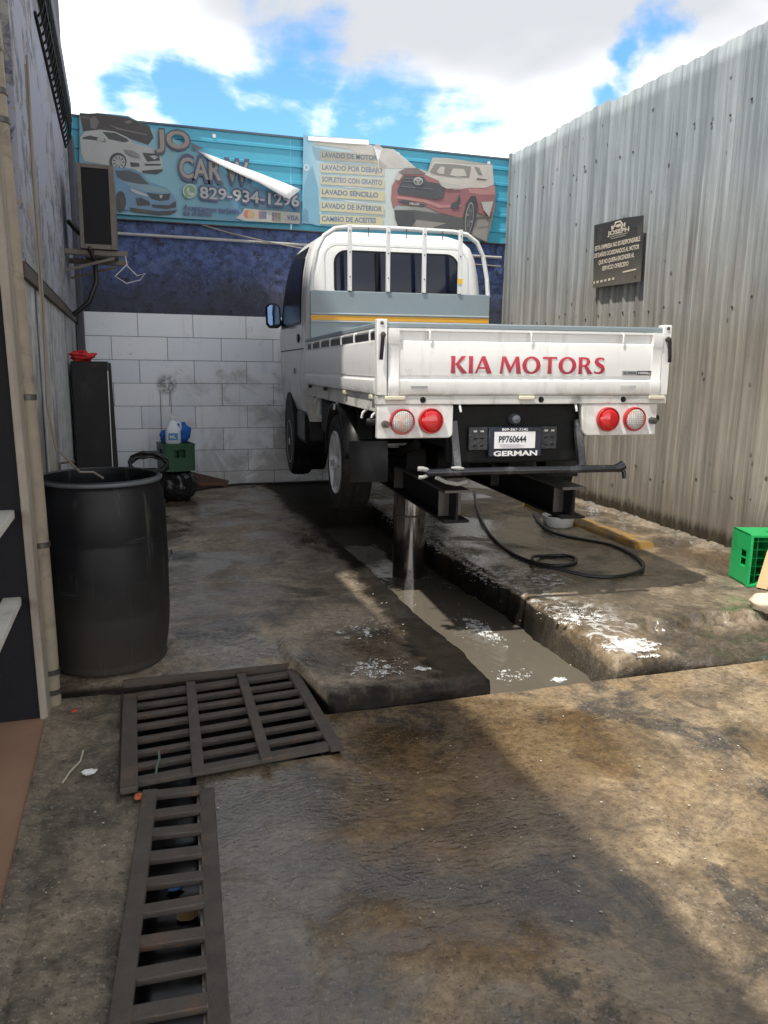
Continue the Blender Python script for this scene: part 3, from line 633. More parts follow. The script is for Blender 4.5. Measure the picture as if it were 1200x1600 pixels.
S.text('CAR W', (48, 510), (690, 560), 222, (.035, .055, .16), .075); S.text('CAR W', (62, 494), (676, 540), 185, (.33, .285, .25), .02)
S.poly('printed_call_badge', (.45, .55, .55), S.ell(150, 622, 62, 66))
S.poly('printed_green_badge', (.16, .38, .17), S.ell(152, 620, 52, 55), [(115, 690), (108, 640), (150, 668)])
S.poly('printed_receiver', (.50, .56, .52), [(128, 590), (142, 588), (150, 606), (142, 618), (160, 640), (174, 632), (190, 644), (184, 660), (166, 662), (140, 645), (126, 616)])
S.text('829-934-1296', (232, 690), (1142, 772), 128, (.035, .06, .20), .07); S.text('829-934-1296', (243, 680), (1130, 758), 105, (.42, .43, .43), .02)
S.text('Aceptamos tarjetas', (92, 782), (598, 822), 46, (.05, .06, .26), .03); S.text('de credito', (92, 832), (350, 842), 46, (.05, .06, .26), .03)
S.poly('printed_card_strip', (.42, .40, .36), [(560, 860), (620, 815), (640, 775), (1136, 815), (1134, 915), (640, 885)])
S.poly('printed_red_circle', (.48, .10, .06), S.ell(665, 825, 33, 36)); S.poly('printed_orange_circle', (.52, .30, .09), S.ell(698, 830, 33, 36))
S.poly('printed_blue_card', (.05, .14, .26), [(790, 802), (836, 806), (834, 868), (788, 864)], [(886, 808), (908, 810), (906, 886), (884, 884)])
S.poly('printed_red_card', (.42, .07, .06), [(768, 800), (788, 802), (786, 864), (766, 862)], [(912, 812), (934, 814), (932, 888), (910, 886)])
S.poly('printed_green_card', (.08, .27, .12), [(940, 814), (964, 816), (962, 890), (938, 888)])
S.text('VISA', (1020, 878), (1126, 884), 45, (.045, .13, .30), .02)
# the folded flap, a real curl standing off the sheet
fl_pts = [((212, 250), (228, 262)), ((330, 296), (322, 338)), ((480, 354), (470, 410)), ((640, 412), (625, 482)), ((780, 462), (770, 545)), ((900, 510), (890, 612)), ((1020, 556), (1005, 680)), ((1142, 606), (1040, 690))]
mb = MB()
for i, (a, b) in enumerate(fl_pts):
    for k, q in enumerate((a, ((a[0]+b[0])/2, (a[1]+b[1])/2), b)):
        mb.v.append(tuple(S.P(q[0], q[1], .024 + (.012, .05, .075)[k]*min(1, i/3)) - Vector((0, BY, 0))))
for i in range(len(fl_pts)-1):
    for k in range(2): a = i*3+k; mb.f.append((a, a+1, a+4, a+3))
o = obj('folded_corner', mb, simple('banner_reverse', (.78, .79, .80), .55, var=.03), B1, 80); md = o.modifiers.new('Solidify', 'SOLIDIFY'); md.thickness = .002
# right banner: price list and pickup
RY = 8.755
B2 = thing('service_banner', 'faded car wash service banner with red pickup and six yellow text boxes', 'banner', (0, RY, 0))
back_sheet('vinyl', B2, [(474, 209), (482, 213), (530, 216), (576, 219), (577, 229), (584, 228), (590, 223), (597, 231), (615, 233), (634, 248), (650, 262), (668, 268), (676, 246), (700, 247), (768, 257), (772, 290), (774, 322), (768, 350), (761, 378), (700, 365), (600, 356), (472, 349)], RY,
           sheet_mat('banner_pale_print', [(0, (.16, .42, .60)), (.12, (.40, .58, .66)), (.30, (.50, .62, .64)), (.5, (.55, .60, .57)), (.62, (.46, .46, .42)), (1, (.34, .33, .30))], 0, 1.75, 4.1, .30))
S = Sheet(B2, RY, 480, 200, 7.5)
S.poly('printed_left_blue', (.11, .42, .62), [(0, 560), (60, 440), (130, 700), (140, 1010), (520, 1180), (100, 1140), (-50, 1090), (-40, 700)])
S.poly('printed_bleached_top', (.58, .57, .52), [(80, 90), (700, 135), (715, 190), (830, 220), (1000, 260), (1200, 410), (1180, 470), (900, 470), (500, 250), (90, 190)])
S.text('O', (-42, 498), (24, 503), 80, (.62, .70, .72), .05)
for txt, xa, ya, xb, yb, yt in (('LAVADO DE MOTOR', 150, 375, 850, 415, .42), ('LAVADO POR DEBAJO', 150, 520, 905, 562, .52), ('SOPLETEO CON GRAFITO', 150, 660, 908, 705, .52), ('LAVADO SENCILLO', 150, 808, 908, 855, 1), ('LAVADO DE INTERIOR', 148, 968, 905, 1015, .9), ('CAMBIO DE ACEITES', 146, 1124, 886, 1150, 1)):
    h = 108
    S.poly('printed_text_box', (.62, .57, .30+.18*(1-yt)), [(xa+8, ya), (xa, ya-12), (xa, ya-h+14), (xa+12, ya-h), (xb-10, yb-h), (xb, yb-h+12), (xb-2, yb-12), (xb-14, yb)])
    wide = {'LAVADO DE MOTOR': 820, 'LAVADO SENCILLO': 832, 'CAMBIO DE ACEITES': 806}.get(txt, xb-28); kk = (wide-xa-20)/(xb-xa)
    S.text(txt, (xa+22, ya-34), (wide, ya-34+(yb-ya)*kk), 60, (.24-.14*yt, .31-.12*yt, .40-.02*yt), .035)
S.poly('printed_white_dash', (.55, .66, .70), [(440, 682), (660, 700), (660, 714), (440, 700)], [(420, 842), (700, 868), (700, 884), (470, 868)])
S.ox, S.oy, S.k = 600, 230, 6.316
S.poly('printed_road', (.30, .28, .25), [(280, 760), (320, 715), (620, 745), (1040, 700), (1010, 930), (700, 850), (300, 800)])
S.poly('printed_road_shadow', (.08, .085, .095), [(110, 620), (300, 620), (560, 660), (780, 690), (900, 740), (860, 860), (1010, 930), (700, 850), (480, 790), (620, 750), (320, 715), (270, 790), (140, 780), (110, 700)])
S.poly('printed_red_truck', (.36, .105, .12), [(70, 520), (80, 380), (110, 330), (180, 250), (400, 260), (560, 320), (720, 400), (860, 330), (1080, 370), (1100, 475), (1060, 700), (910, 640), (880, 500), (820, 560), (770, 700), (560, 650), (430, 590), (130, 570), (90, 610)])
S.poly('printed_truck_glare', (.60, .55, .50), [(400, 270), (440, 240), (490, 140), (880, 175), (1070, 175), (1085, 370), (1000, 400), (850, 400), (700, 420), (570, 390), (540, 330)])
S.poly('printed_truck_pink', (.52, .20, .19), [(830, 410), (980, 400), (1095, 380), (1100, 470), (960, 470), (850, 450)], [(200, 215), (330, 205), (400, 260), (180, 250)], [(130, 480), (420, 520), (560, 570), (760, 560), (760, 590), (540, 600), (400, 545), (120, 505)])
S.poly('printed_truck_hood', (.20, .145, .14), [(140, 245), (220, 205), (330, 205), (410, 260), (300, 270), (180, 265)])
S.poly('printed_truck_glass', (.24, .23, .21), [(450, 245), (500, 160), (700, 170), (860, 190), (840, 295), (640, 290), (500, 265)], [(890, 190), (940, 200), (970, 270), (930, 265)])
S.poly('printed_glass_light', (.54, .52, .46), [(520, 240), (560, 190), (600, 195), (590, 265), (540, 262)], [(650, 275), (680, 210), (790, 215), (820, 285), (720, 290)])
S.poly('printed_truck_grille', (.045, .055, .07), [(130, 430), (200, 280), (390, 290), (420, 340), (540, 360), (600, 420), (580, 500), (520, 520), (300, 480), (140, 460)], [(140, 530), (200, 520), (430, 570), (390, 590), (140, 545)], [(660, 560), (720, 530), (745, 460), (755, 520), (735, 600), (690, 610), (660, 600)])
S.poly('printed_grille_slats', (.14, .15, .16), [(200, 300), (385, 310), (385, 318), (198, 310)], [(190, 330), (300, 338), (300, 346), (186, 340)], [(170, 380), (480, 410), (480, 418), (168, 390)])
S.poly('printed_truck_lamp', (.52, .50, .45), [(110, 320), (140, 265), (185, 270), (150, 330)], [(540, 340), (720, 370), (780, 400), (620, 410), (580, 390)])
S.poly('printed_tyre', (.035, .042, .055), [(105, 620), (290, 640), (300, 720), (265, 790), (150, 775), (115, 720)]); S.poly('printed_tyre', (.035, .042, .055), [(790, 690), (810, 560), (860, 480), (905, 480), (925, 560), (905, 720), (870, 765), (840, 850), (800, 820)])
S.poly('printed_truck_rim', (.34, .33, .31), S.ell(842, 700, 40, 160, 24, .12)); S.poly('printed_rim_dark', (.06, .065, .075), S.ell(843, 700, 33, 145, 24, .12))
S.poly('printed_rim_spokes', (.30, .30, .28), *[[(843+6*math.cos(a+1.5), 700+24*math.sin(a+1.5)), (843+28*math.cos(a-.1), 700+130*math.sin(a-.1)), (843+28*math.cos(a+.1), 700+130*math.sin(a+.1))] for a in [i*1.047+.3 for i in range(6)]])
S.poly('printed_emblem', (.55, .54, .52), S.ell(337, 335, 46, 40)); S.poly('printed_emblem_gap', (.09, .10, .12), S.ell(337, 337, 38, 32))
S.poly('printed_emblem_rings', (.55, .54, .52), S.ell(337, 318, 34, 12), S.ell(337, 338, 12, 30)); S.poly('printed_emblem_holes', (.09, .10, .12), S.ell(337, 316, 22, 5), S.ell(337, 345, 5, 20))
S.text('HILUX', (252, 568), (352, 574), 26, (.62, .62, .60), .02)
S.poly('printed_side_step', (.10, .085, .08), [(905, 690), (1050, 680), (1040, 695), (900, 710)], [(915, 320), (920, 305), (1015, 318), (1010, 330)])
S.poly('printed_torn_patch', (.50, .50, .48), [(960, 540), (1080, 535), (1060, 600), (1040, 690), (985, 620)])
mb = MB()
for a in ((482, 213, 0), (530, 216, .01), (576, 219, .015), (576, 226, .03), (528, 223, .03), (482, 219, .02)): mb.v.append(tuple(atY(a[0], a[1], RY-.02-a[2])-Vector((0, RY, 0))))
mb.f += [(0, 1, 4, 5), (1, 2, 3, 4)]; obj('curled_edge', mb, simple('banner_reverse', (.78, .79, .80), .55), B2)
mb = MB()
for a in ((584, 229, .005), (590, 223, .03), (597, 231, .02), (592, 250, .006), (593, 275, .005), (590, 250, .02)): mb.v.append(tuple(atY(a[0], a[1], RY-.02-a[2])-Vector((0, RY, 0))))
mb.f += [(0, 1, 2), (0, 2, 3, 5), (3, 4, 5)]; obj('torn_crease', mb, simple('banner_reverse', (.78, .79, .80), .55), B2)

# ------------------------------------------------------------------ right-hand sheet-metal fence
FX = 4.30
FE = thing('metal_fence', 'tall grey corrugated metal fence streaked with brown grime', 'fence', (FX, 0, 0))
prof0 = [(0, 0), (.016, -.018), (.036, -.018), (.052, 0), (.105, 0), (.112, -.006), (.120, 0), (.155, 0), (.162, -.006), (.170, 0)]
y0 = 8.79; k = 0
while y0 > 0.2:
    wd = 1.0; mb = MB(); top = 3.86 + random.uniform(-.012, .012) + (.02 if k % 3 == 1 else 0); bot = .125 + random.uniform(-.01, .02)
    pr = [(j*.2+a, b) for j in range(5) for a, b in prof0] + [(1.0, 0), (1.016, -.018)]
    nz = 26
    for j in range(nz+1):
        tz = j/nz
        for a, b in pr:
            yy = y0 - a; zz = bot + (top-bot)*tz; jag = .018*fbm(yy, 3, 9) if j == 0 else 0
            mb.v.append((b + .010*fbm(yy, zz, 1.1, 2) - .004*(k % 2) - (.05*max(0, 1-abs(zz-.35)/.3)*max(0, fbm(yy, 5, 1.5))), yy, zz + jag + (-.012*(a % .2 < .07) if j == nz else 0)))
    n_ = len(pr); mb.f = [(j*n_+i, j*n_+i+1, (j+1)*n_+i+1, (j+1)*n_+i) for j in range(nz) for i in range(n_-1)]
    o = obj('sheet', mb, M_fence, FE, 25); md = o.modifiers.new('Solidify', 'SOLIDIFY'); md.thickness = .0015
    y0 -= 1.0; k += 1
mb = MB()
for z in (.55, 1.95, 3.35):
    for i in range(42):
        if random.random() < .8: mb.lathe([(0, -.006), (.009, -.005), (.011, 0)], 7, (-.026 + .012*random.random(), 8.757-.2*i+random.uniform(-.01, .01), z+random.uniform(-.05, .05)), 'x')
tag(obj('screw_heads', mb, M_rust, FE), kind='stuff')
for z in (.5, 1.9, 3.3): obj('rail', MB().box(.03, .07, .1, 8.79, z, z+.05), M_rust, FE)
obj('corner_flashing', MB().box(-.045, .0, 8.755, 8.795, .1, 3.86), M_fence, FE)
for yy in (1, 3.4, 5.8, 8.2): obj('post', MB().box(.071, .13, yy, yy+.06, .0, 3.7), M_rust, FE)
struct('fence_footing', MB().grid(lambda u, v: (4.20+.16*math.sin(u*math.pi/2)+.01*fbm(v*30, u, 2), .1+8.7*v, .09+.045*math.sin(u*math.pi)+.012*fbm(v*40, u*3, 1)), 8, 200), M_dirt, 'rough mortar line under the metal fence', 60)
# warning plaque
PQ = thing('notice_plaque', 'dark plaque with pale lettering screwed to the corrugated fence', 'sign', (4.232, 0, 0))
def pq(px, py, d=0): p = atX(px, py, 4.235); return Vector((-d, p.y, p.z))
q = [(929, 352), (978, 340), (1006, 336.5), (1001, 440), (927, 450)]
f = [pq(*a) for a in q]; n = len(f)
obj('board', MB().add(f+[p+Vector((.004, 0, 0)) for p in f], [tuple(range(n)), tuple(range(n, 2*n))[::-1]] + [(i, n+i, n+(i+1) % n, (i+1) % n) for i in range(n)]),
    sheet_mat('plaque_print', [(0, (.13, .115, .095)), (.2, (.10, .09, .075)), (.45, (.05, .048, .045)), (1, (.034, .034, .038))], 2, 2.2, 2.8, .25), PQ)
M_pl = simple('plaque_letters', (.60, .54, .44), .6, var=.2, scale=30)
zu = lambda a, b: Vector((0, 0, (pq(*a)-pq(*b)).length))
def K6(x, y): return (900+x/9.231, 320+y/9.231)
def ptext(s, a, b, h, bold=.01):
    A, B = K6(*a), K6(*b); p0, p1 = pq(*A, .003), pq(*B, .003); lettering(s, p0, p1, Vector((0, 0, (pq(A[0], A[1]-h/9.231)-pq(*A)).length)), M_pl, PQ, bold)
ptext('JOSEPH', (462, 448), (772, 378), 62, .03)
ptext('ESTA EMPRESA NO ES RESPONSABLE', (280, 664), (932, 518), 62, .03); ptext('DE DAÑOS OCASIONADOS AL MOTOR', (272, 768), (920, 632), 62, .03)
ptext('QUE NO QUIERA ENCENDER AL', (332, 864), (846, 752), 62, .03); ptext('SERVICIO OFRECIDO', (384, 950), (762, 876), 62, .03)
def pshape(name, *polys): 
    mb = MB()
    for pp in polys: mb.loop([pq(*K6(x, y), .003) for x, y in pp])
    obj(name, mb, M_pl, PQ)
hx = [(548, 320), (575, 245), (655, 225), (695, 285), (670, 345)]; hi = [(648, 335), (670, 287), (645, 248), (585, 265), (568, 322)]
pshape('emblem_ring', *[[hx[i], hx[i+1], hi[3-i], hi[4-i]] for i in range(4)])
pshape('emblem_engine', [(575, 320), (590, 290), (650, 270), (662, 295), (625, 325)], [(515, 305), (545, 300), (552, 350), (520, 362)], [(700, 260), (722, 255), (718, 310), (698, 322)])
pshape('rule_line', [(490, 465), (750, 402), (750, 408), (490, 471)], [(510, 490), (720, 436), (720, 441), (510, 496)], [(680, 962), (876, 918), (876, 940), (680, 984)])
pshape('small_marks', *[[(250+56*i, 1112-12*i), (282+56*i, 1104-12*i), (276+56*i, 1140-12*i), (246+56*i, 1148-12*i)] for i in range(6)])
for a in ((305, 350), (862, 1030), (252, 1125), (860, 325)):
    p = pq(*K6(*a)); obj('screw', MB().lathe([(0, -.007), (.008, -.006), (.008, 0)], 8, (0, p.y, p.z), 'x'), M_rust, PQ)
# yellow kerb at the fence foot
ky = MB(); 
def kerb(u, v):
    y = 4.95 + 1.9*v; a = u*math.pi; return (3.70 - .09*math.cos(a)*abs(math.cos(a))**-.45 + .010*fbm(y, u, 5), y, (.08 + .075*math.sin(a)**.35 + .010*fbm(y, u+4, 6)) if 0 < u < 1 and 0 < v < 1 else .05)
mk, t_, p_ = mat_base('yellow_kerb'); v_ = t_.coord('Object')
t_.put(p_.inputs['Base Color'], t_.mix(t_.span(t_.noise(v_, 7, 7, .7, .4), .47, .60), (.28, .165, .04), (.14, .11, .08))); p_.inputs['Roughness'].default_value = .75; t_.put(p_.inputs['Normal'], t_.bump(t_.noise(v_, 25, 6), .5, .01))
tag(obj('yellow_kerb', MB().grid(kerb, 13, 60), mk, None, 60), 'worn yellow painted kerb along the foot of the metal fence', 'kerb')

# ------------------------------------------------------------------ truck (local: x right, y forward, z up, origin under the tailgate)
T = thing('pickup_truck', 'white flatbed pickup truck with red maker lettering raised on the lift', 'truck', (2.054, 3.885, 1.284))
T.rotation_euler = (R(-.67), R(-.36), R(-4.0))
BL, BH, HW = 2.70, .41, .85
def extr(prof, a0, a1, axis):
    return MB().prism(prof, axis, a0, a1)
gp = [(.022, .035), (-.010, .035), (-.024, .045), (-.030, .070), (-.028, .112), (-.014, .122), (-.012, .134), (-.020, .142), (-.024, .20), (-.023, .27), (-.016, .312), (.000, .322), (.000, .366), (-.018, .369), (-.018, .381), (.022, .381)]
TG = obj('tailgate', extr(gp, -.785, .785, 'x'), M_white, T, 30)
obj('tailgate_cap', MB().box(-.80, .80, -.016, .024, .3815, .410), M_grey, TG, bevel=.006)
for s in (-1, 1):
    a, b = sorted((s*.735, s*.792)); e = MB().prism([(.021, .036), (-.026, .036), (-.034, .07), (-.032, .118), (-.026, .13), (-.028, .30), (-.036, .322), (-.030, .380), (.021, .380)], 'x', a, b)
    obj('end_flange', e, M_white, TG, 30)
for x in (-.57, -.001, .548):
    obj('rope_hook', MB().tube([(x, -.008, .372), (x, -.026, .368), (x, -.029, .352), (x, -.028, .322)], .0052, 8), M_bar, TG, 60)
# maker lettering, flared strokes
def pick(lst): return [lst]
G = {}
def stem(x0, x1): m = (x1-x0)*.08; return [(x0, 0), (x1, 0), (x1-m, .25), (x1-m, .75), (x1, 1), (x0, 1), (x0+m, .75), (x0+m, .25)]
def ring(cx, rx, t, n=28):
    out = [(cx+rx*math.cos(2*math.pi*i/n), .5+.515*math.sin(2*math.pi*i/n)) for i in range(n)]
    inn = [(cx+(rx-t)*math.cos(2*math.pi*i/n), .5+.39*math.sin(2*math.pi*i/n)) for i in range(n)]
    return [[out[i], out[(i+1) % n], inn[(i+1) % n], inn[i]] for i in range(n)]
def stroke(path, ws):
    L = []; Rr = []
    for i, (x, y) in enumerate(path):
        a = Vector(path[max(0, i-1)]); b = Vector(path[min(len(path)-1, i+1)]); d = (b-a).normalized(); n = Vector((-d.y, d.x))*ws[i]/2
        L.append((x+n.x, y+n.y)); Rr.append((x-n.x, y-n.y))
    return [[L[i], L[i+1], Rr[i+1], Rr[i]] for i in range(len(path)-1)]
G['K'] = (.92, [stem(0, .25), [(.23, .50), (.30, .60), (.60, 1), (.86, 1), (.46, .54), (.95, 0), (.64, 0), (.30, .46)]])
G['I'] = (.28, [stem(0, .25)])
G['A'] = (.98, [[(0, 0), (.13, 0), (.43, .82), (.40, 1), (.36, .95)], [(.40, 1), (.58, 1), (.98, 0), (.70, 0), (.40, .80)], [(.20, .27), (.68, .27), (.64, .37), (.24, .37)]])
G['M'] = (1.22, [[(0, 0), (.15, 0), (.24, .80), (.20, 1), (.12, 1)], [(.12, 1), (.33, 1), (.66, .30), (.58, .02), (.54, .06)], [(.58, .02), (.62, .06), (.94, .80), (.98, 1), (.90, 1), (.60, .32)], [(.90, 1), (1.09, 1), (1.22, 0), (.95, 0), (.90, .80)]])
G['O'] = (1.12, ring(.53, .53, .24))
G['T'] = (.86, [stem(.29, .54), [(0, 1), (0, .86), (.10, .885), (.73, .885), (.84, .86), (.84, 1)]])
G['R'] = (.86, [stem(0, .24)] + stroke([(.22, .94), (.40, .94), (.55, .88), (.60, .73), (.54, .57), (.40, .49), (.22, .48)], [.12, .12, .17, .22, .18, .12, .10]) + [[(.32, .50), (.50, .52), (.90, 0), (.60, 0)]])
G['S'] = (.70, stroke([(.62, .86), (.50, .93), (.33, .94), (.18, .87), (.14, .74), (.22, .62), (.38, .52), (.53, .42), (.58, .27), (.50, .13), (.34, .06), (.16, .06), (.02, .13)], [.10, .11, .13, .19, .22, .23, .23, .23, .22, .19, .13, .11, .10]))
G[' '] = (.30, [])
mr, t_, p_ = mat_base('red_decal'); v_ = t_.coord('Object'); zz_ = t_.sep(v_)[2]
t_.put(p_.inputs['Base Color'], t_.ramp(t_.math('DIVIDE', t_.math('SUBTRACT', zz_, .150), .10), [(0, (.24, .018, .040)), (.45, (.50, .012, .040)), (1, (.60, .05, .085))])); p_.inputs['Roughness'].default_value = .35
tot = sum(G[c][0]+.07 for c in 'KIA MOTORS'); cur = 0; X0, X1, Z0, Z1 = -.452, .454, .152, .243; sc = (X1-X0)/tot; lay = 0
for c in 'KIA MOTORS':
    mb = MB()
    for pp in G[c][1]:
        lay += 1; mb.loop([(X0+(cur+x)*sc, -.0262-.00025*(lay % 5), Z0+y*(Z1-Z0)) for x, y in pp])
    if mb.v: obj('letter', mb, mr, TG)
    cur += G[c][0]+.07
obj('capacity_badge', MB().box(.555, .645, -.0265, -.0235, .148, .171).add([], []), simple('badge_grey', (.30, .31, .32), .5), TG); obj('capacity_badge', MB().box(.647, .735, -.0265, -.0235, .148, .171), simple('badge_dark', (.04, .045, .055), .5), TG)
lettering('SUPER', (.560, -.0275, .153), (.641, -.0275, .153), (0, 0, .013), simple('badge_dark', (.04, .045, .055), .5), TG, .02)
lettering('1000kg', (.652, -.0275, .153), (.731, -.0275, .153), (0, 0, .013), simple('badge_pale', (.7, .7, .7), .5), TG, .02)
lettering('LO', (-.70, -.0262, .160), (-.665, -.0262, .160), (0, 0, .016), simple('faint_mark', (.55, .55, .54), .5), TG)
obj('sticker', MB().box(-.67, -.58, -.0318, -.0300, .074, .086), simple('badge_grey', (.30, .31, .32), .5), TG)
obj('sticker', MB().box(.595, .64, -.0318, -.0300, .074, .090), simple('sticker_grey', (.45, .45, .45), .5), TG); obj('sticker', MB().box(.545, .59, -.0318, -.0300, .074, .090), simple('sticker_dark', (.55, .54, .48), .5), TG)
# rear sill rail under the tailgate
M_sill = simple('sill_paint', (.60, .60, .57), .45, var=.1, scale=9, dirt=(.10, .09, .07), dirt_amt=.75, bump=.1)
SL = obj('rear_sill', MB().box(-.85, .85, -.016, .05, -.012, .034), M_sill, T, bevel=.004)
for x in (-.60, .075, .575): obj('drain_hole', MB().lathe([(0, -.0185), (.016, -.0185), (.016, -.015)], 16, (x, 0, .013), 'y'), M_under, SL)
for x0, x1 in ((-.81, -.70), (-.06, .03), (.73, .83)): obj('hinge', MB().box(x0, x1, -.036, -.017, .012, .034), simple('cream_hinge', (.68, .64, .50), .5, dirt=(.2, .16, .1), dirt_amt=.5), SL, bevel=.005)
# corner posts with latches
for s in (-1, 1):
    cp = obj('corner_post', MB().box(*sorted((s*.796, s*.852)), -.022, .034, .0355, .425), M_white, T, bevel=.006)
    obj('latch_hook', MB().tube([(s*.822, -.03, .355), (s*.826, -.045, .335), (s*.833, -.045, .25), (s*.835, -.043, .22)], .010, 8), M_blackpl, cp, 60)
    obj('latch_pivot', MB().lathe([(0, -.050), (.012, -.048), (.012, -.02)], 12, (s*.822, 0, .345), 'y'), M_rust, cp)
    obj('latch_bolt', MB().lathe([(0, -.028), (.009, -.027), (.009, -.02)], 10, (s*.826, 0, .405), 'y'), M_steel, cp)
# side gates
def side(s):
    def P(p): return (s*(HW - .022 - p[0]), p[1])
    n = 1
    sg = obj('side_gate', MB().prism([P(p) for p in gp], 'y', .036, BL-.01), M_white, T, 30)
    obj('side_cap', MB().box(*sorted((s*(HW-.042), s*(HW-.002))), .036, BL-.01, .3815, .410), M_grey, sg, bevel=.005)
    obj('recess_strip', MB().box(*sorted((s*(HW-.0235), s*(HW-.0215))), .10, BL-.04, .325, .364), M_blackpl, sg)  # thin black strip laid along the side gate recess
    for i in range(7):
        y = .12 + i*.42; obj('rope_hook', MB().tube([(s*(HW-.014), y, .372), (s*(HW+.006), y, .368), (s*(HW+.009), y, .352), (s*(HW+.008), y, .318)], .006, 8), M_bar, sg, 60)
    for i in range(4): obj('gate_catch', MB().box(*sorted((s*(HW-.03), s*(HW+.004))), .10+.78*i, .17+.78*i, .012, .036), M_blackpl if i > 1 else simple('cream_hinge', (.68, .64, .50), .5), sg, bevel=.004)
    obj('side_rail', MB().box(*sorted((s*(HW-.06), s*(HW-.018))), .055, BL-.01, -.055, .030), M_sill, T, bevel=.003)
    for i, y in enumerate((.13, .38, 1.30, 2.2)): obj('tie_hook', MB().tube([(s*(HW-.04), y, -.05), (s*(HW-.01), y, -.075), (s*(HW-.005), y+.01, -.105)], .008, 8), M_bar, T, 60)
side(-1); side(1)
for x in (-.39, .29): obj('tie_hook', MB().tube([(x, .0, -.010), (x, -.012, -.03), (x+.006, -.010, -.052)], .007, 8), M_bar, T, 60)
obj('bed_floor', MB().box(-.80, .80, .052, BL-.02, -.004, .03), M_grey, T)
for i in range(7): obj('cross_bearer', MB().box(-.79, .79, .16+.4*i, .22+.4*i, -.075, -.005), M_under, T)
# headboard and guard frame
HBo = obj('headboard', MB().box(-.80, .80, BL, BL+.035, .0, .815), M_grey, T, bevel=.006)
for z in (.556, .620): obj('headboard_bead', MB().box(-.795, .795, BL-.010, BL-.0005, z, z+.012), simple('bead_grey', (.42, .46, .48), .45), HBo, bevel=.003)
obj('yellow_stripe', MB().box(-.795, .795, BL-.003, BL-.0004, .572, .612), simple('stripe_yellow', (.72, .36, .03), .45, dirt=(.4, .3, .1), dirt_amt=.3), HBo)
GF = obj('guard_frame', MB().tube([(-.79, BL+.02, .80), (-.775, BL+.02, .95), (-.735, BL+.02, 1.14), (-.675, BL+.02, 1.255), (-.58, BL+.02, 1.318), (-.46, BL+.02, 1.335), (0, BL+.02, 1.340), (.46, BL+.02, 1.335), (.58, BL+.02, 1.318), (.675, BL+.02, 1.255), (.735, BL+.02, 1.14), (.775, BL+.02, .95), (.79, BL+.02, .80)], .020, 8), M_bar, T)
for x in (-.462, -.130, .190, .515):
    b = obj('guard_bar', MB().box(x-.0175, x+.0175, BL-.014, BL+.014, .816, 1.352), M_bar, GF, bevel=.004)
    for z in (.93, 1.13, 1.30): obj('bolt', MB().lathe([(0, -.018), (.006, -.018), (.006, -.014)], 8, (x, BL, z), 'y'), M_steel, b)
obj('yellow_tag', MB().box(.494, .536, BL-.020, BL-.0148, .90, .945), simple('tag_yellow', (.80, .50, .02), .5), GF)
for x in (-.30, .03, .35): obj('drip_wire', MB().tube([(x, BL, 1.335), (x, BL-.004, 1.26)], .004, 6), M_rust, GF)
# cab: stacked rounded sections
CABL = [(-.30, 2.93, 4.70, .775, .10), (-.12, 2.90, 4.76, .825, .13), (.05, 2.88, 4.78, .842, .15), (.30, 2.87, 4.76, .85, .17), (.46, 2.87, 4.72, .862, .18), (.60, 2.87, 4.62, .862, .18), (.80, 2.875, 4.44, .855, .18), (1.0, 2.89, 4.24, .835, .19), (1.14, 2.90, 4.10, .808, .20), (1.24, 2.915, 3.99, .768, .21), (1.305, 2.95, 3.90, .705, .22), (1.345, 3.02, 3.80, .61, .22), (1.365, 3.14, 3.66, .47, .2), (1.372, 3.30, 3.5, .25, .1)]
def taper(z): return .055*min(1, max(0, (z-.1)/.4))
def rrect(hw, a, b, r, z, n=7):
    pts = []; r0 = r; q = r*.55; hr = hw-taper(z)
    for cx, cy, st, r in ((hw-r0, b-r0, 0, r0), (-hw+r0, b-r0, 90, r0), (-hr+q, a+q, 180, q), (hr-q, a+q, 270, q)):
        for k in range(n): an = R(st+90*k/(n-1)); pts.append((cx+r*math.cos(an), cy+r*math.sin(an)))
    return pts
mb = MB(); npt = 28
for z, a, b, hw, r in CABL: mb.v += [(x, y, z) for x, y in rrect(hw, a, b, r, z)]
for i in range(len(CABL)-1):
    for k in range(npt): mb.f.append((i*npt+k, i*npt+(k+1) % npt, (i+1)*npt+(k+1) % npt, (i+1)*npt+k))
mb.f += [tuple(range(npt))[::-1], tuple((len(CABL)-1)*npt+k for k in range(npt))]
CB = obj('cab', mb, M_white, T, 50)
cut = obj('arch_cutter', MB().lathe([(.40, -1.2), (.40, 1.2)], 40, (0, 4.0, -.47), 'x'), None, T)
bmod = CB.modifiers.new('arch', 'BOOLEAN'); bmod.operation = 'DIFFERENCE'; bmod.object = cut; bmod.solver = 'EXACT'
dg = bpy.context.evaluated_depsgraph_get(); nm = bpy.data.meshes.new_from_object(CB.evaluated_get(dg)); CB.modifiers.clear(); CB.data = nm; CB.data.materials.clear(); CB.data.materials.append(M_white)
for p in nm.polygons: p.use_smooth = True
try: nm.set_sharp_from_angle(angle=R(42))
except Exception: pass
bpy.data.objects.remove(cut, do_unlink=True)
def hw_at(z):
    for (z0, *_a), (z1, *_b) in zip(CABL, CABL[1:]):
        if z0 <= z <= z1: k = (z-z0)/(z1-z0); return _a[2]+(_b[2]-_a[2])*k
    return .7
def side_x(y, z):
    for (z0, *_a), (z1, *_b) in zip(CABL, CABL[1:]):
        if z0 <= z <= z1:
            k = (z-z0)/(z1-z0); a_, b_, h_, r_ = [p+(q-p)*k for p, q in zip(_a, _b)]; t = min(1, max(0, (y-a_-.55*r_)/(b_-r_-a_-.55*r_))); return h_-taper(z)*(1-t)
    return .7
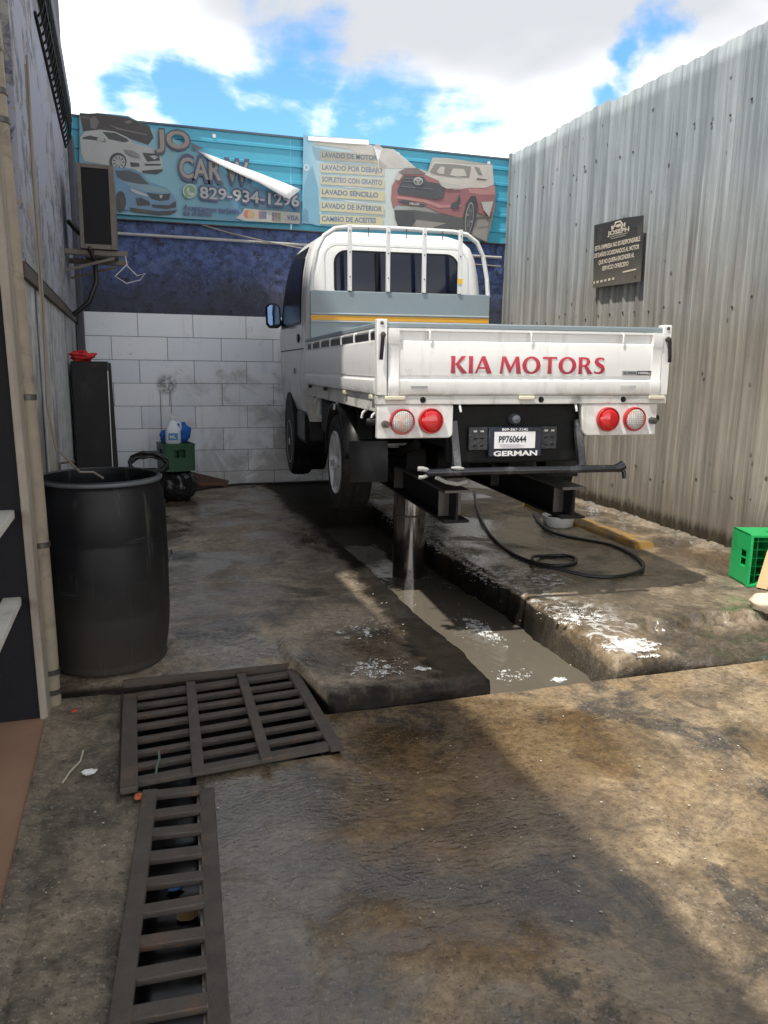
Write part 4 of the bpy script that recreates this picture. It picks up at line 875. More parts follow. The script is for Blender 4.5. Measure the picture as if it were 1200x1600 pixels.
def yr_at(z):
    for (z0, *_a), (z1, *_b) in zip(CABL, CABL[1:]):
        if z0 <= z <= z1: k = (z-z0)/(z1-z0); return _a[0]+(_b[0]-_a[0])*k
    return 2.9
def side_patch(name, s, z0, z1, ya, yb, mat, off=.004, nz=10, ny=10, par=None):
    return obj(name, MB().grid(lambda u, v: (lambda z, y: (s*(side_x(y, z)+off), y, z))(z0+(z1-z0)*v, ya(z0+(z1-z0)*v)+(yb(z0+(z1-z0)*v)-ya(z0+(z1-z0)*v))*u), ny, nz), mat, par or CB, 60)
for s in (-1, 1):
    side_patch('window_seal', s, .56, 1.235, lambda z: 3.16+.05*(z-.5), lambda z: 4.36-.72*max(0, z-.62), M_blackpl, .003)
    side_patch('side_window', s, .585, 1.21, lambda z: 3.20+.05*(z-.5), lambda z: 4.32-.72*max(0, z-.62), M_glass2, .007)
    side_patch('door_gap', s, -.05, 1.25, lambda z: 3.088, lambda z: 3.096, M_under, .002, 20, 1)
    side_patch('swage_line', s, .335, .345, lambda z: 2.98, lambda z: 4.55, M_under, .0015, 1, 8)
    obj('door_handle', MB().lathe([(.0, -.012), (.035, -.010), (.042, .0)], 16, (0, 0, 0), 'x'), M_blackpl, CB)
    h = bpy.data.objects[-1] if False else None
# door handles placed after creation
hs = [o for o in CB.children if o.name.startswith('door_handle')]
for o, s in zip(hs, (-1, 1)): o.location = (s*(side_x(3.30, .44)+.002), 3.30, .44); o.scale = (-s if s < 0 else -1, 1.5, 1.0)
side_patch('quarter_vent', -1, .50, .66, lambda z: 2.99, lambda z: 3.06, M_bar, .005, 4, 2)
side_patch('side_repeater', -1, .12, .17, lambda z: 3.42, lambda z: 3.52, M_blackpl, .004, 2, 2)
# rear window
def rear_rr(x0, x1, z0, z1, r, off, n=6):
    pts = []
    for cx, cz, st in ((x1-r, z1-r, 0), (x0+r, z1-r, 90), (x0+r, z0+r, 180), (x1-r, z0+r, 270)):
        for k in range(n): an = R(st+90*k/(n-1)); z = cz+r*math.sin(an); pts.append((cx+r*math.cos(an), yr_at(z)-off, z))
    return pts
def rim_panel(name, ring_pts, mat, th): 
    n = len(ring_pts); return obj(name, MB().add(ring_pts+[(x, y+th, z) for x, y, z in ring_pts], [tuple(range(n)), tuple(range(n, 2*n))[::-1]] + [(i, n+i, n+(i+1) % n, (i+1) % n) for i in range(n)]), mat, CB, 50)
a, b = rear_rr(-.655, .655, .70, 1.235, .13, .006), rear_rr(-.645, .645, .71, 1.225, .12, .006); n = len(a)
obj('pressed_bead', MB().add(a+b, [(i, (i+1) % n, n+(i+1) % n, n+i) for i in range(n)]), M_bar, CB)
rim_panel('window_gasket', rear_rr(-.565, .565, .745, 1.175, .11, .012), M_black, .02)
rim_panel('rear_window', rear_rr(-.545, .545, .762, 1.158, .095, .016), M_glass, .006)
for x in (-.19, .24): obj('window_divider', MB().box(x-.012, x+.012, 2.856, 2.874, .765, 1.155), M_black, CB)
# mirrors
for s in (-1, 1):
    mr_ = obj('wing_mirror', MB().prism([(s*.865, .60), (s*.90, .575), (s*.985, .575), (s*1.02, .61), (s*1.025, .79), (s*.99, .825), (s*.92, .825), (s*.875, .79)], 'y', 4.32, 4.42), M_blackpl, T, bevel=.015)
    obj('mirror_glass', MB().prism([(s*.885, .62), (s*.985, .60), (s*1.005, .63), (s*1.008, .78), (s*.98, .805), (s*.92, .805), (s*.892, .78)], 'y', 4.314, 4.3195), clear_glass('mirror_silver', (.07, .11, .19), .02) if s < 0 else M_glass, mr_)
    obj('mirror_arm', MB().bar((s*.82, 4.37, .60), (s*.89, 4.37, .65), .05, .04), M_blackpl, mr_)
bpy.data.materials['mirror_silver'].node_tree.nodes['Principled BSDF'].inputs['Metallic'].default_value = 1
# lamp panels and lamps
def lens_mat(name, c, grid):
    m, t, p = mat_base(name); v = t.coord('Object'); x, y, z = t.sep(v)
    if grid:
        g = t.math('MAXIMUM', t.span(t.math('ABSOLUTE', t.math('SINE', t.math('MULTIPLY', x, 300))), .55, .10), t.span(t.math('ABSOLUTE', t.math('SINE', t.math('MULTIPLY', z, 300))), .55, .10))
        cc = t.mix(t.math('MULTIPLY', g, .85), c, (.09, .09, .10)); cc = t.mix(t.math('MULTIPLY', t.span(t.noise(v, 16, 3), .50, .58), .5), cc, (.55, .22, .06)); t.put(p.inputs['Base Color'], cc); t.put(p.inputs['Normal'], t.bump(g, .5, .004))
    else:
        t.put(p.inputs['Base Color'], t.mix(t.noise(v, 20, 3), c, tuple(q*.75 for q in c))); t.put(p.inputs['Normal'], t.bump(t.noise(v, 70, 4), .3, .004))
    p.inputs['Roughness'].default_value = .12; p.inputs['Coat Weight'].default_value = .8; return m
M_red = lens_mat('red_lens', (.62, .008, .012), False); M_clear = lens_mat('clear_lens', (.62, .60, .58), True)
M_ring = simple('red_ring', (.42, .015, .02), .3, coat=.5)
def lamp_panel(pts, lamps, knob):
    pn = obj('lamp_panel', MB().prism(pts, 'y', -.012, .030), M_white, T, bevel=.006)
    for x, z, m in lamps:
        l = obj('tail_lamp', MB().lathe([(.058, -.013), (.068, -.014), (.068, -.034), (.064, -.041), (.060, -.040)], 32, (x, 0, z), 'y', True), M_ring, pn, 40)
        obj('lens', MB().lathe([(0, -.050), (.02, -.049), (.040, -.046), (.055, -.040), (.0595, -.034), (.0595, -.0125)], 32, (x, 0, z), 'y'), m, l, 60)
    x, z = knob; obj('sensor', MB().lathe([(0, -.058), (.010, -.058), (.012, -.050), (.018, -.050), (.020, -.0125)], 16, (x, 0, z), 'y'), M_steel, pn, 40)
    obj('side_marker', MB().lathe([(0, -.03), (.016, -.028), (.022, -.01), (.018, .02), (0, .022)], 14, (pts[0][0]*1.022, .04, z+.01), 'x'), M_blackpl, pn, 60)
def rc(cx, cz, r, a0): return [(cx+r*math.cos(R(a0+15*k)), cz+r*math.sin(R(a0+15*k))) for k in range(7)]
lamp_panel([(-.845, -.013), (-.848, -.19)] + rc(-.455, -.163, .027, 270) + [(-.428, -.013)], [(-.713, -.100, M_clear), (-.556, -.098, M_red)], (-.805, -.113))
lamp_panel([(.80, -.013), (.795, -.19)] + rc(.365, -.163, .027, 270)[::-1][:0] + [(.365, -.19), (.345, -.178), (.335, -.155), (.322, -.013)], [(.484, -.098, M_red), (.650, -.098, M_clear)], (.765, -.108))
# number plate on its carrier
PC = obj('plate_carrier', MB().box(-.322, .205, .030, .040, -.266, -.135), simple('wet_black_plastic', (.02, .022, .026), .18, var=.3, bump=.4), T, bevel=.008)
for i, (x, z) in enumerate([(a_+dx, z_) for a_ in (-.285, .135) for dx in (0, .04) for z_ in (-.16, -.20, -.24)]): obj('slot', MB().box(x-.010, x+.010, .0275, .0299, z-.005, z+.004), M_foam if i % 3 == 0 else M_under, PC)
PF = obj('plate_frame', MB().box(-.210, .106, .016, .0295, -.304, -.137), simple('frame_navy', (.012, .016, .035), .2), PC, bevel=.006)
obj('number_plate', MB().box(-.178, .064, .0135, .0158, -.256, -.164), simple('plate_white', (.80, .80, .82), .4, var=.03), PC)
M_ink = simple('plate_ink', (.01, .012, .03), .5); M_wt = simple('frame_white', (.80, .80, .80), .5)
lettering('PP760644', (-.152, .0128, -.222), (.010, .0128, -.222), (0, 0, .036), M_ink, PC, .03)
lettering('GERMAN', (-.180, .0152, -.297), (.080, .0152, -.297), (0, 0, .028), M_wt, PF, .035)
lettering('809-567-3242', (-.135, .0152, -.158), (.020, .0152, -.158), (0, 0, .014), M_wt, PF, .02)
for i in range(5): obj('fine_print', MB().box(-.15+.004*i, -.03+.02*(i % 3), .0126, .0134, -.2335-.0045*i, -.2325-.0045*i), simple('print_grey', (.45, .40, .45), .5), PC)
obj('reversing_camera', MB().lathe([(0, -.025), (.022, -.02), (.030, .0), (.030, .05)], 16, (-.056, .02, -.095), 'y'), simple('pod_grey', (.10, .11, .13), .4), T, 50)
# dark rear cross member, bumper tube and struts
obj('rear_crossmember', MB().box(-.44, .38, .055, .11, -.34, -.015), M_under, T, bevel=.01)
M_tube = simple('wet_black_tube', (.016, .017, .022), .16, var=.4, bump=.3, dirt=(.6, .6, .6), dirt_amt=.18)
BT = obj('bumper_tube', MB().tube([(-.575, -.02, -.376), (-.3, -.02, -.374), (.545, -.02, -.378)], .021, 14), M_tube, T, 50)
obj('tube_fork', MB().tube([(-.57, -.02, -.362), (-.60, -.03, -.352), (-.625, -.03, -.352)], .013, 8).tube([(-.57, -.02, -.39), (-.60, -.03, -.398), (-.62, -.03, -.398)], .011, 8), simple('suds_grey', (.38, .38, .37), .5, var=.3), BT, 60)
obj('tube_coupling', MB().tube([(.54, -.02, -.378), (.57, -.02, -.375), (.60, -.02, -.36)], [.02, .028, .03], 8).tube([(.58, -.02, -.37), (.60, -.03, -.40), (.605, -.03, -.435)], .012, 8), M_tube, BT, 60)
for x in (-.415, .325): obj('strut', MB().bar((x, .03, -.10), (x+.02*(1 if x < 0 else 1), -.005, -.36), .030, .045, (1, 0, 0)), M_tube, T, bevel=.004)
obj('soap_smear', MB().tube([(-.44, -.035, -.350), (-.40, -.042, -.352), (-.37, -.036, -.356)], [.006, .012, .006], 8), simple('suds_grey', (.38, .38, .37), .5, var=.3), BT, 60)
obj('exhaust_bow', MB().tube([(-.50, .05, -.41), (-.44, .05, -.44), (-.37, .06, -.455), (-.31, .08, -.445)], .012, 8), simple('suds_grey', (.38, .38, .37), .5, var=.3), T, 60)
# chassis
for s in (-1, 1):
    obj('chassis_rail', MB().box(s*.38-.035, s*.38+.035, .112, 4.5, -.26, -.08), M_under, T)
    obj('leaf_spring', MB().tube([(s*.47, .55, -.28), (s*.47, .9, -.36), (s*.47, 1.30, -.40), (s*.47, 1.7, -.36), (s*.47, 2.0, -.29)], .03, 6), M_under, T)
obj('rear_axle', MB().tube([(-.70, 1.36, -.46), (-.18, 1.36, -.46), (-.12, 1.36, -.47), (.12, 1.36, -.47), (.18, 1.36, -.46), (.70, 1.36, -.46)], [.045, .05, .14, .14, .05, .045], 14), M_under, T, 50)
obj('front_axle', MB().tube([(-.70, 4.0, -.56), (.70, 4.0, -.56)], .05, 12), M_under, T)
obj('gearbox', MB().box(-.22, .22, 2.7, 4.2, -.45, -.05), M_under, T, bevel=.05)
obj('drive_shaft', MB().tube([(0, 1.45, -.45), (0, 2.7, -.30)], .04, 10), M_under, T, 60)
obj('fuel_tank', MB().box(.45, .78, 1.9, 2.75, -.42, -.07), M_under, T, bevel=.04)
obj('air_tank', MB().box(-.74, -.45, 2.05, 2.55, -.36, -.07), M_under, T, bevel=.03)
obj('silencer', MB().lathe([(0, 2.0), (.09, 2.0), (.1, 2.04), (.1, 2.7), (.09, 2.74), (0, 2.74)], 16, (.1, -1.2, -.32), 'y'), M_under, T, 50)
obj('spare_carrier', MB().lathe([(.18, -.34), (.30, -.35), (.31, -.22), (.28, -.2), (.18, -.22)], 28, (.05, .62, 0), 'z', True), M_black, T, 50)
for x in (-.70,): obj('vent_pipe', MB().tube([(x, 2.62, -.06), (x-.04, 2.62, -.10), (x-.05, 2.62, -.22), (x+.02, 2.6, -.26)], .022, 8), M_bar, T, 60)
# wheels
def wheel(x, y, z, s, src=None):
    if src is None:
        ty = obj('wheel', MB().lathe([(.205, -.085), (.255, -.100), (.318, -.098), (.338, -.070), (.342, 0), (.338, .070), (.318, .098), (.255, .100), (.205, .085)], 48, (0, 0, 0), 'x', True), simple('tyre_rubber', (.012, .0115, .011), .7, var=.4, scale=20, bump=.3, dirt=(.075, .06, .045), dirt_amt=.40, spec=.25), T, 40)
        obj('tread_groove', MB().lathe([(.343, -.032), (.3435, -.026), (.3435, -.020), (.343, -.014)], 48, (0, 0, 0), 'x', True).lathe([(.343, .014), (.3435, .020), (.3435, .026), (.343, .032)], 48, (0, 0, 0), 'x', True), M_under, ty)
        obj('rim', MB().lathe([(.214, -.094), (.222, -.100), (.214, -.106), (.202, -.085), (.198, .08), (.206, .08)], 40, (0, 0, 0), 'x', True), M_silver, ty, 40)
        obj('hub_disc', MB().lathe([(.0, -.045), (.19, -.045), (.19, -.03), (0, -.03)], 32, (0, 0, 0), 'x'), M_under, ty)
        mbs = MB()
        for k in range(6):
            a = 2*math.pi*k/6; d = Vector((0, math.cos(a), math.sin(a))); e = Vector((0, -math.sin(a), math.cos(a)))
            c0, c1 = d*.05+Vector((-.095, 0, 0)), d*.212+Vector((-.100, 0, 0))
            mbs.add([c0-e*.020, c0+e*.020, c1+e*.024, c1-e*.024, c0-e*.016+Vector((.03, 0, 0)), c0+e*.016+Vector((.03, 0, 0)), c1+e*.024+Vector((.03, 0, 0)), c1-e*.024+Vector((.03, 0, 0))], [(0, 1, 2, 3), (7, 6, 5, 4), (0, 4, 5, 1), (1, 5, 6, 2), (2, 6, 7, 3), (3, 7, 4, 0)])
        obj('spokes', mbs, M_silver, ty)
        obj('centre_cap', MB().lathe([(0, -.112), (.03, -.110), (.046, -.10), (.048, -.08), (0, -.08)], 20, (0, 0, 0), 'x'), M_silver, ty, 60)
        r = ty
    else:
        r = src.copy(); col.objects.link(r); r.parent = T
        for ch in src.children: c = ch.copy(); col.objects.link(c); c.parent = r
    r.location = (x, y, z); r.rotation_euler = (random.random()*2, 0, 0 if s < 0 else math.pi); return r
w0 = wheel(-.735, 1.34, -.475, -1); wheel(.735, 1.34, -.475, 1, w0); wheel(-.735, 4.0, -.57, -1, w0); wheel(.735, 4.0, -.57, 1, w0)
M_fl = simple('mudguard_plastic', (.008, .0085, .010), .38, var=.25, bump=.1, dirt=(.045, .04, .036), dirt_amt=.3, spec=.3)
for s in (-1, 1):
    mg = [(1.34+.40*math.cos(R(a)), -.46+.40*math.sin(R(a))) for a in range(172, -6, -9)]
    mb = MB(); ins = [(1.34+(y-1.34)*.97, -.46+(z+.46)*.97) for y, z in mg]
    for y, z in mg: mb.v += [(s*.84, y, z), (s*.60, y, z)]
    mb.f += [(2*i, 2*i+1, 2*i+3, 2*i+2) for i in range(len(mg)-1)]
    o = obj('mudguard', mb, M_fl, T, 60); md = o.modifiers.new('Solidify', 'SOLIDIFY'); md.thickness = .012
    obj('mud_flap', MB().grid(lambda u, v: (s*(.812-.252*u), .93-.012*math.sin(v*3)+.015*math.sin(u*4), -.29-.27*v), 6, 6).grid(lambda u, v: (s*(.812-.252*u), .938-.012*math.sin(v*3)+.015*math.sin(u*4), -.29-.27*v), 6, 6), M_fl, T, 60)
    obj('flap_bracket', MB().bar((s*.70, .95, -.28), (s*.70, 1.0, -.06), .10, .02), M_fl, T)
    obj('inner_arch', MB().lathe([(.395, s*.50), (.395, s*.835), (.40, s*.838)], 40, (0, 4.0, -.47), 'x'), M_under, T)
    obj('sill_guard', MB().box(*sorted((s*.60, s*.815)), 2.98, 3.60, -.52, -.20), M_fl, T, bevel=.05)

# ------------------------------------------------------------------ lift
LF = thing('hydraulic_lift', 'oily hydraulic lift post with steel beams under the white truck', 'lift', (1.93, 5.42, 0))
obj('ram', MB().lathe([(.120, -.40), (.120, .60), (.112, .602), (.112, .70)], 40), M_chrome, LF, 40)
obj('ram_collar', MB().lathe([(.122, .36), (.126, .362), (.126, .372), (.122, .374)], 40, close=True), M_rust, LF)
ux, uy = math.sin(R(3.5)), math.cos(R(3.5))
def lw(x, y): return Vector((2.054+x*uy+y*ux-1.93, 3.885-x*ux+y*uy-5.42, 0))
for x in (-.36, .36):
    a, b = lw(x, .07), lw(x, 3.4)
    bm_ = obj('beam', MB().bar(a+Vector((0, 0, .695)), b+Vector((0, 0, .695)), .012, .158), M_under, LF)
    for z in (.609, .781): obj('flange', MB().bar(a+Vector((0, 0, z)), b+Vector((0, 0, z)), .15, .014), M_steel if z > .7 else M_under, bm_)
    for y in (.20, 1.2, 2.4): obj('stiffener', MB().bar(lw(x-.068, y)+Vector((0, 0, .695)), lw(x+.068, y)+Vector((0, 0, .695)), .012, .150), M_steel, bm_)
    obj('support_pad', MB().bar(lw(x, .9)+Vector((0, 0, .86)), lw(x, 1.1)+Vector((0, 0, .86)), .13, .14), M_under, bm_); obj('support_pad', MB().bar(lw(x, 2.9)+Vector((0, 0, .91)), lw(x, 3.1)+Vector((0, 0, .91)), .13, .235), M_under, bm_)
obj('cross_beam', MB().bar(lw(-.5, 1.50)+Vector((0, 0, .735)), lw(.5, 1.50)+Vector((0, 0, .735)), .30, .055), M_under, LF)

# ------------------------------------------------------------------ hose, tub
def zr(p, h): return Vector((p.x, p.y, ZR+h))
hp = [(741, 768), (745, 790), (752, 812), (768, 838), (795, 862), (830, 878), (866, 884), (892, 882), (900, 874), (882, 868), (850, 869), (832, 875), (838, 886), (872, 894), (920, 900), (965, 901), (998, 893), (1005, 882), (990, 868), (955, 852), (910, 843), (868, 834), (845, 818), (833, 800)]
pts = [zr(atZ(x, y, ZR+.012), .013 + (.022 if 10 < i < 14 else 0)) for i, (x, y) in enumerate(hp)]
sm = []
for i in range(len(pts)-1):
    p0, p1, p2, p3 = pts[max(i-1, 0)], pts[i], pts[i+1], pts[min(i+2, len(pts)-1)]
    for k in range(6):
        t = k/6; sm.append(.5*((2*p1)+(p2-p0)*t+(2*p0-5*p1+4*p2-p3)*t*t+(3*p1-p0-3*p2+p3)*t**3))
tag(obj('water_hose', MB().tube(sm, .0125, 10), M_hose, None, 60), 'black rubber hose looping over the wet slab right of the pit', 'hose')
TB = thing('plastic_tub', 'shallow white plastic tub on the slab under the truck', 'tub', (3.47, 5.88, ZR-.005))
obj('bowl', MB().lathe([(.11, 0), (.125, .01), (.135, .09), (.142, .092), (.142, .098), (.130, .098), (.118, .012), (0, .012)], 32), simple('tub_white', (.60, .61, .60), .4, dirt=(.3, .28, .24), dirt_amt=.5), TB, 50)
obj('tub_water', MB().lathe([(0, .07), (.128, .07)], 24), M_water, TB)

# ------------------------------------------------------------------ green bottle crates
def crate(name, label, loc, rot, wx, wy, h, c, cells=(6, 4), cat='crate', face_open=True, handles=True):
    m = simple('crate_'+name+label[:5], c, .38, var=.12, scale=7, dirt=tuple(q*.25+.02 for q in c), dirt_amt=.6, bump=.2)
    r = thing('bottle_crate', label, cat, loc); r.rotation_euler = rot; r['group'] = 'green bottle crates'
    th = .008
    def wall(ax, sgn):
        L = wx if ax == 'x' else wy; D = (wy if ax == 'x' else wx)/2*sgn
        def bx(a0, a1, z0, z1):
            d0, d1 = sorted((D, D-sgn*th)); return (a0, a1, d0, d1, z0, z1) if ax == 'x' else (d0, d1, a0, a1, z0, z1)
        mb = MB(); hh0, hh1, hw_ = h*.50, h*.80, min(.055, L*.3)
        mb.box(*bx(-L/2, -hw_, 0, h)).box(*bx(hw_, L/2, 0, h)).box(*bx(-hw_, hw_, 0, hh0)).box(*bx(-hw_, hw_, hh1, h))
        obj('wall_panel', mb, m, r); 
    for ax, sg in (('x', 1), ('x', -1), ('y', 1), ('y', -1)): wall(ax, sg)
    obj('base', MB().box(-wx/2+th, wx/2-th, -wy/2+th, wy/2-th, 0.001, .012), m, r)
    obj('rim', MB().box(-wx/2-.004, wx/2+.004, wy/2-.013, wy/2+.004, h-.022, h+.002).box(-wx/2-.004, wx/2+.004, -wy/2-.004, -wy/2+.013, h-.022, h+.002).box(-wx/2-.004, -wx/2+.013, -wy/2+.013, wy/2-.013, h-.022, h+.002).box(wx/2-.013, wx/2+.004, -wy/2+.013, wy/2-.013, h-.022, h+.002), m, r, bevel=.002)
    for i in range(1, cells[0]): x = -wx/2+wx*i/cells[0]; obj('divider', MB().box(x-.0025, x+.0025, -wy/2+th, wy/2-th, .012, h*.72), m, r)
    for j in range(1, cells[1]): y = -wy/2+wy*j/cells[1]; obj('divider', MB().box(-wx/2+th, wx/2-th, y-.0022, y+.0022, .0125, h*.70), m, r)
    return r
# right crate lies on its side, mouth towards the bay
C1 = crate('a', 'bright green bottle crate tipped on its side against the metal fence', (3.97, 4.10, ZR+.165), (R(90), 0, R(-16)), .40, .335, .26, (.012, .40, .11), (5, 6))
C2 = crate('b', 'dark green bottle crate standing on the black bag by the tiles', (.37, 8.03, .385), (0, 0, R(12)), .30, .30, .27, (.015, .085, .038), (4, 3))
# rag and board by the right crate
def blob(fn, nu=28, nv=18): return MB().grid(lambda u, v: fn(u*2*math.pi, v*math.pi), nu, nv)
def ragp(a, b):
    d = 1+.22*noise.noise(Vector((math.cos(a)*2, math.sin(a)*2, b*2))); return (.13*d*math.sin(b)*math.cos(a), .09*d*math.sin(b)*math.sin(a), .055+.055*d*math.cos(b))
RG = thing('crumpled_sack', 'crumpled cream and red sack lying by the bright green crate', 'sack', (atZ(1203, 948, ZR).x, atZ(1203, 948, ZR).y, ZR-.03))
obj('cloth', blob(ragp), simple('sack_cream', (.66, .57, .44), .8, bump=.4, var=.15), RG, 80)
obj('red_patch', MB().grid(lambda u, v: tuple(Vector((.06, -.085, .03))+Vector((.075*math.cos(u*3.14-1.2)*math.sin(v*2+.5), -.03*math.sin(v*2+.5), .035*math.cos(v*2+.5)))), 12, 8), simple('sack_red', (.55, .04, .03), .7, bump=.3), RG, 80)
tag(obj('wooden_board', MB().bar(atZ(1190, 925, ZR)+Vector((.06, .06, 0)), atZ(1190, 925, ZR)+Vector((.16, .10, .24)), .07, .018), simple('pale_wood', (.55, .40, .22), .7, bump=.3), None), 'pale wooden board leaning beside the bright green crate', 'board')

# ------------------------------------------------------------------ drum
DR = thing('plastic_drum', 'large open black plastic drum beside the grimy downpipe', 'drum', (-.165, 3.83, .055))
md_, t_, p_ = mat_base('drum_plastic'); v_ = t_.coord('Object'); z_ = t_.sep(v_)[2]
c_ = t_.mix(t_.noise(v_, 6, 6), (.004, .0045, .006), (.009, .010, .013)); p_.inputs['Specular IOR Level'].default_value = .32; dm = t_.math('MULTIPLY', t_.span(t_.math('ADD', z_, t_.math('MULTIPLY', t_.noise(v_, 3.5, 6, .6), .45)), .80, .20), .75)
c_ = t_.mix(dm, c_, (.050, .043, .034)); c_ = t_.mix(t_.math('MULTIPLY', t_.span(t_.noise(v_, 28, 6, .7), .6, .74), .25), c_, (.09, .08, .07))
c_ = t_.mix(t_.math('MULTIPLY', t_.span(t_.noise(t_.coord('Object', (22, 22, 1.5)), 1, 5, .65), .58, .70), .35), c_, (.11, .10, .09)); c_ = t_.mix(t_.math('MULTIPLY', t_.span(t_.noise(t_.coord('Object', (3, 3, 40)), 1, 4, .6), .66, .72), .25), c_, (.14, .135, .13))
t_.put(p_.inputs['Base Color'], c_); t_.put(p_.inputs['Roughness'], t_.math('ADD', .46, t_.math('MULTIPLY', dm, .35))); t_.put(p_.inputs['Normal'], t_.bump(t_.noise(v_, 5, 4), .25, .012))
dp = [(.0, .0), (.245, .0), (.262, .006), (.268, .020), (.262, .034), (.266, .05), (.282, .16), (.288, .26), (.286, .272), (.288, .284), (.290, .45), (.288, .60), (.286, .610), (.288, .620), (.284, .74), (.275, .82), (.262, .855), (.262, .872), (.270, .880), (.270, .895), (.262, .900), (.252, .895), (.250, .86), (.262, .80), (.270, .5), (.25, .03), (0, .03)]
shell = MB().lathe(dp, 72)
shell.v = [(x*(1+.014*fbm(math.atan2(y, x)*1.2, z*2.2, 1, 2)), y*(1+.014*fbm(math.atan2(y, x)*1.2, z*2.2, 1, 2)), z) for x, y, z in shell.v]
obj('shell', shell, md_, DR, 50)
obj('rim_band', MB().lathe([(.2705, .876), (.274, .879), (.274, .891), (.2705, .894)], 56, close=True), simple('rim_pale', (.09, .10, .11), .35), DR, 60)  # paler blue-grey ring round the drum rim
obj('drum_water', MB().lathe([(0, .66), (.262, .66)], 40), M_trench, DR)
obj('handle_loop', MB().tube([(.288, -.04, .52), (.302, -.035, .53), (.304, -.02, .50), (.290, -.03, .47)], .004, 6), M_steel, DR)
TP = thing('water_tap', 'metal tap and stub pipe on the wall behind the black drum', 'tap', (-.43, 4.62, .86))
obj('spout', MB().tube([(-.06, 0, 0), (.03, 0, 0), (.06, 0, -.005), (.075, 0, -.04)], .013, 8), M_acf, TP, 60)
obj('tap_handle', MB().tube([(.02, 0, .012), (.02, 0, .05), (.02, -.04, .055)], .007, 8).tube([(.02, 0, .05), (.10, -.02, .062)], .006, 8), M_acf, TP, 60)

# ------------------------------------------------------------------ cabinet and clutter in the back corner
CBN = thing('metal_cabinet', 'tall narrow black metal cabinet in the corner behind the drum', 'cabinet', (-.300, 6.50, ZL-.005))
M_cab = simple('cabinet_black', (.014, .014, .015), .5, .0, .3, 5, bump=.15, dirt=(.055, .05, .044), dirt_amt=.5, spec=.25)
obj('body', MB().box(-.155, .11, 0, .42, 0, 1.37), M_cab, CBN, bevel=.008)
obj('door', MB().box(-.150, .095, -.014, -.001, .02, 1.35), M_cab, CBN, bevel=.004)
obj('side_strip', MB().prism([(.118, .0), (.165, .0), (.135, 1.36), (.118, 1.36)], 'y', .02, .09), M_cab, CBN, bevel=.004)
obj('edge_channel', MB().bar((.112, .012, .1), (.112, .012, 1.30), .006, .012), M_silver, CBN)
obj('latch', MB().tube([(.15, .0, .46), (.19, -.02, .47), (.20, -.02, .44), (.17, -.01, .41)], .007, 6), M_acf, CBN, 60)
def rag2(a, b):
    d = 1+.5*noise.noise(Vector((math.cos(a)*2, math.sin(a)*2, b*2.2))); return (.09*d*math.sin(b)*math.cos(a), .07*d*math.sin(b)*math.sin(a), .03+.04*d*math.cos(b))
o = obj('red_rag', blob(rag2), simple('rag_red', (.50, .02, .025), .7, bump=.4), None, 80); o.location = (-.375, 6.60, ZL+1.372); tag(o, 'crumpled red rag on top of the black metal cabinet', 'rag')
def coil(n, r, cx, cy, cz, jit): return [(cx+(r+jit*math.sin(3.1*i))*math.cos(i*2*math.pi/24), cy+.5*(r)*math.sin(i*2*math.pi/24)*.35+.02*math.sin(i*.7), cz+(r+jit*math.cos(2.3*i))*.55*math.sin(i*2*math.pi/24)+.0006*i) for i in range(n*24)]
tag(obj('coiled_hose', MB().tube(coil(4, .17, .10, 7.62, .47, .012), .015, 8), M_hose, None, 60), 'coiled black hose heaped behind the drum', 'hose')
BK = thing('black_bucket', 'squat black bucket under the coiled hose behind the drum', 'bucket', (.08, 7.70, ZL-.005))
obj('pail', MB().lathe([(.14, 0), (.165, .33), (.175, .335), (.175, .35), (.158, .35), (.13, .012), (0, .012)], 28), M_cab, BK, 50)
def bagp(a, b):
    v = Vector((math.cos(a)*1.3, math.sin(a)*1.3, b)); d = 1+.14*noise.noise(v*1.5)+.06*noise.noise(v*5)+.04*noise.noise(v*11); return (.20*d*math.sin(b)**.7*math.cos(a), .18*d*math.sin(b)**.7*math.sin(a), .16+.155*d*math.cos(b) if b < 2.6 else .012)
mbg = simple('bag_black', (.016, .016, .018), .24, var=.4, bump=.5, bscale=22)
o = obj('rubbish_bag', blob(bagp, 64, 40), mbg, None, 80); o.location = (.37, 8.03, ZL-.012); tag(o, 'full black plastic rubbish bag under the dark green crate', 'bag')
JG = thing('white_jug', 'white plastic jug with blue label on the dark green crate', 'jug', (.345, 7.97, .655))
mj = simple('jug_white', (.72, .78, .84), .35, var=.04)
def jugp(u, v):
    a = u*2*math.pi; pr = [(.0, 0), (.062, .0), (.068, .01), (.068, .12), (.060, .15), (.036, .20), (.020, .225), (.020, .245), (.0, .246)]; k = v*(len(pr)-1); i = min(int(k), len(pr)-2); f = k-i; r = pr[i][0]*(1-f)+pr[i+1][0]*f; z = pr[i][1]*(1-f)+pr[i+1][1]*f
    e = 4.0; c, s = math.cos(a), math.sin(a); q = (abs(c)**e+abs(s)**e)**(-1/e); q = 1+(q-1)*.7; return (r*c*q*1.1, r*s*q*.8, z)
obj('bottle', MB().grid(jugp, 32, 40), mj, JG, 60)
obj('handle', MB().tube([(.035, 0, .205), (.07, 0, .20), (.078, 0, .17), (.070, 0, .13)], .011, 8), mj, JG, 60)
obj('cap', MB().lathe([(.023, .242), (.023, .262), (0, .263)], 16), simple('cap_white', (.8, .82, .84), .4), JG, 40)
obj('label', MB().box(-.045, .045, -.0595, -.0575, .035, .105), simple('label_blue', (.05, .24, .55), .4), JG)
lettering('ML', (-.03, -.0605, .055), (.025, -.0605, .055), (0, 0, .03), simple('cap_white', (.8, .82, .84), .4), JG, .03)
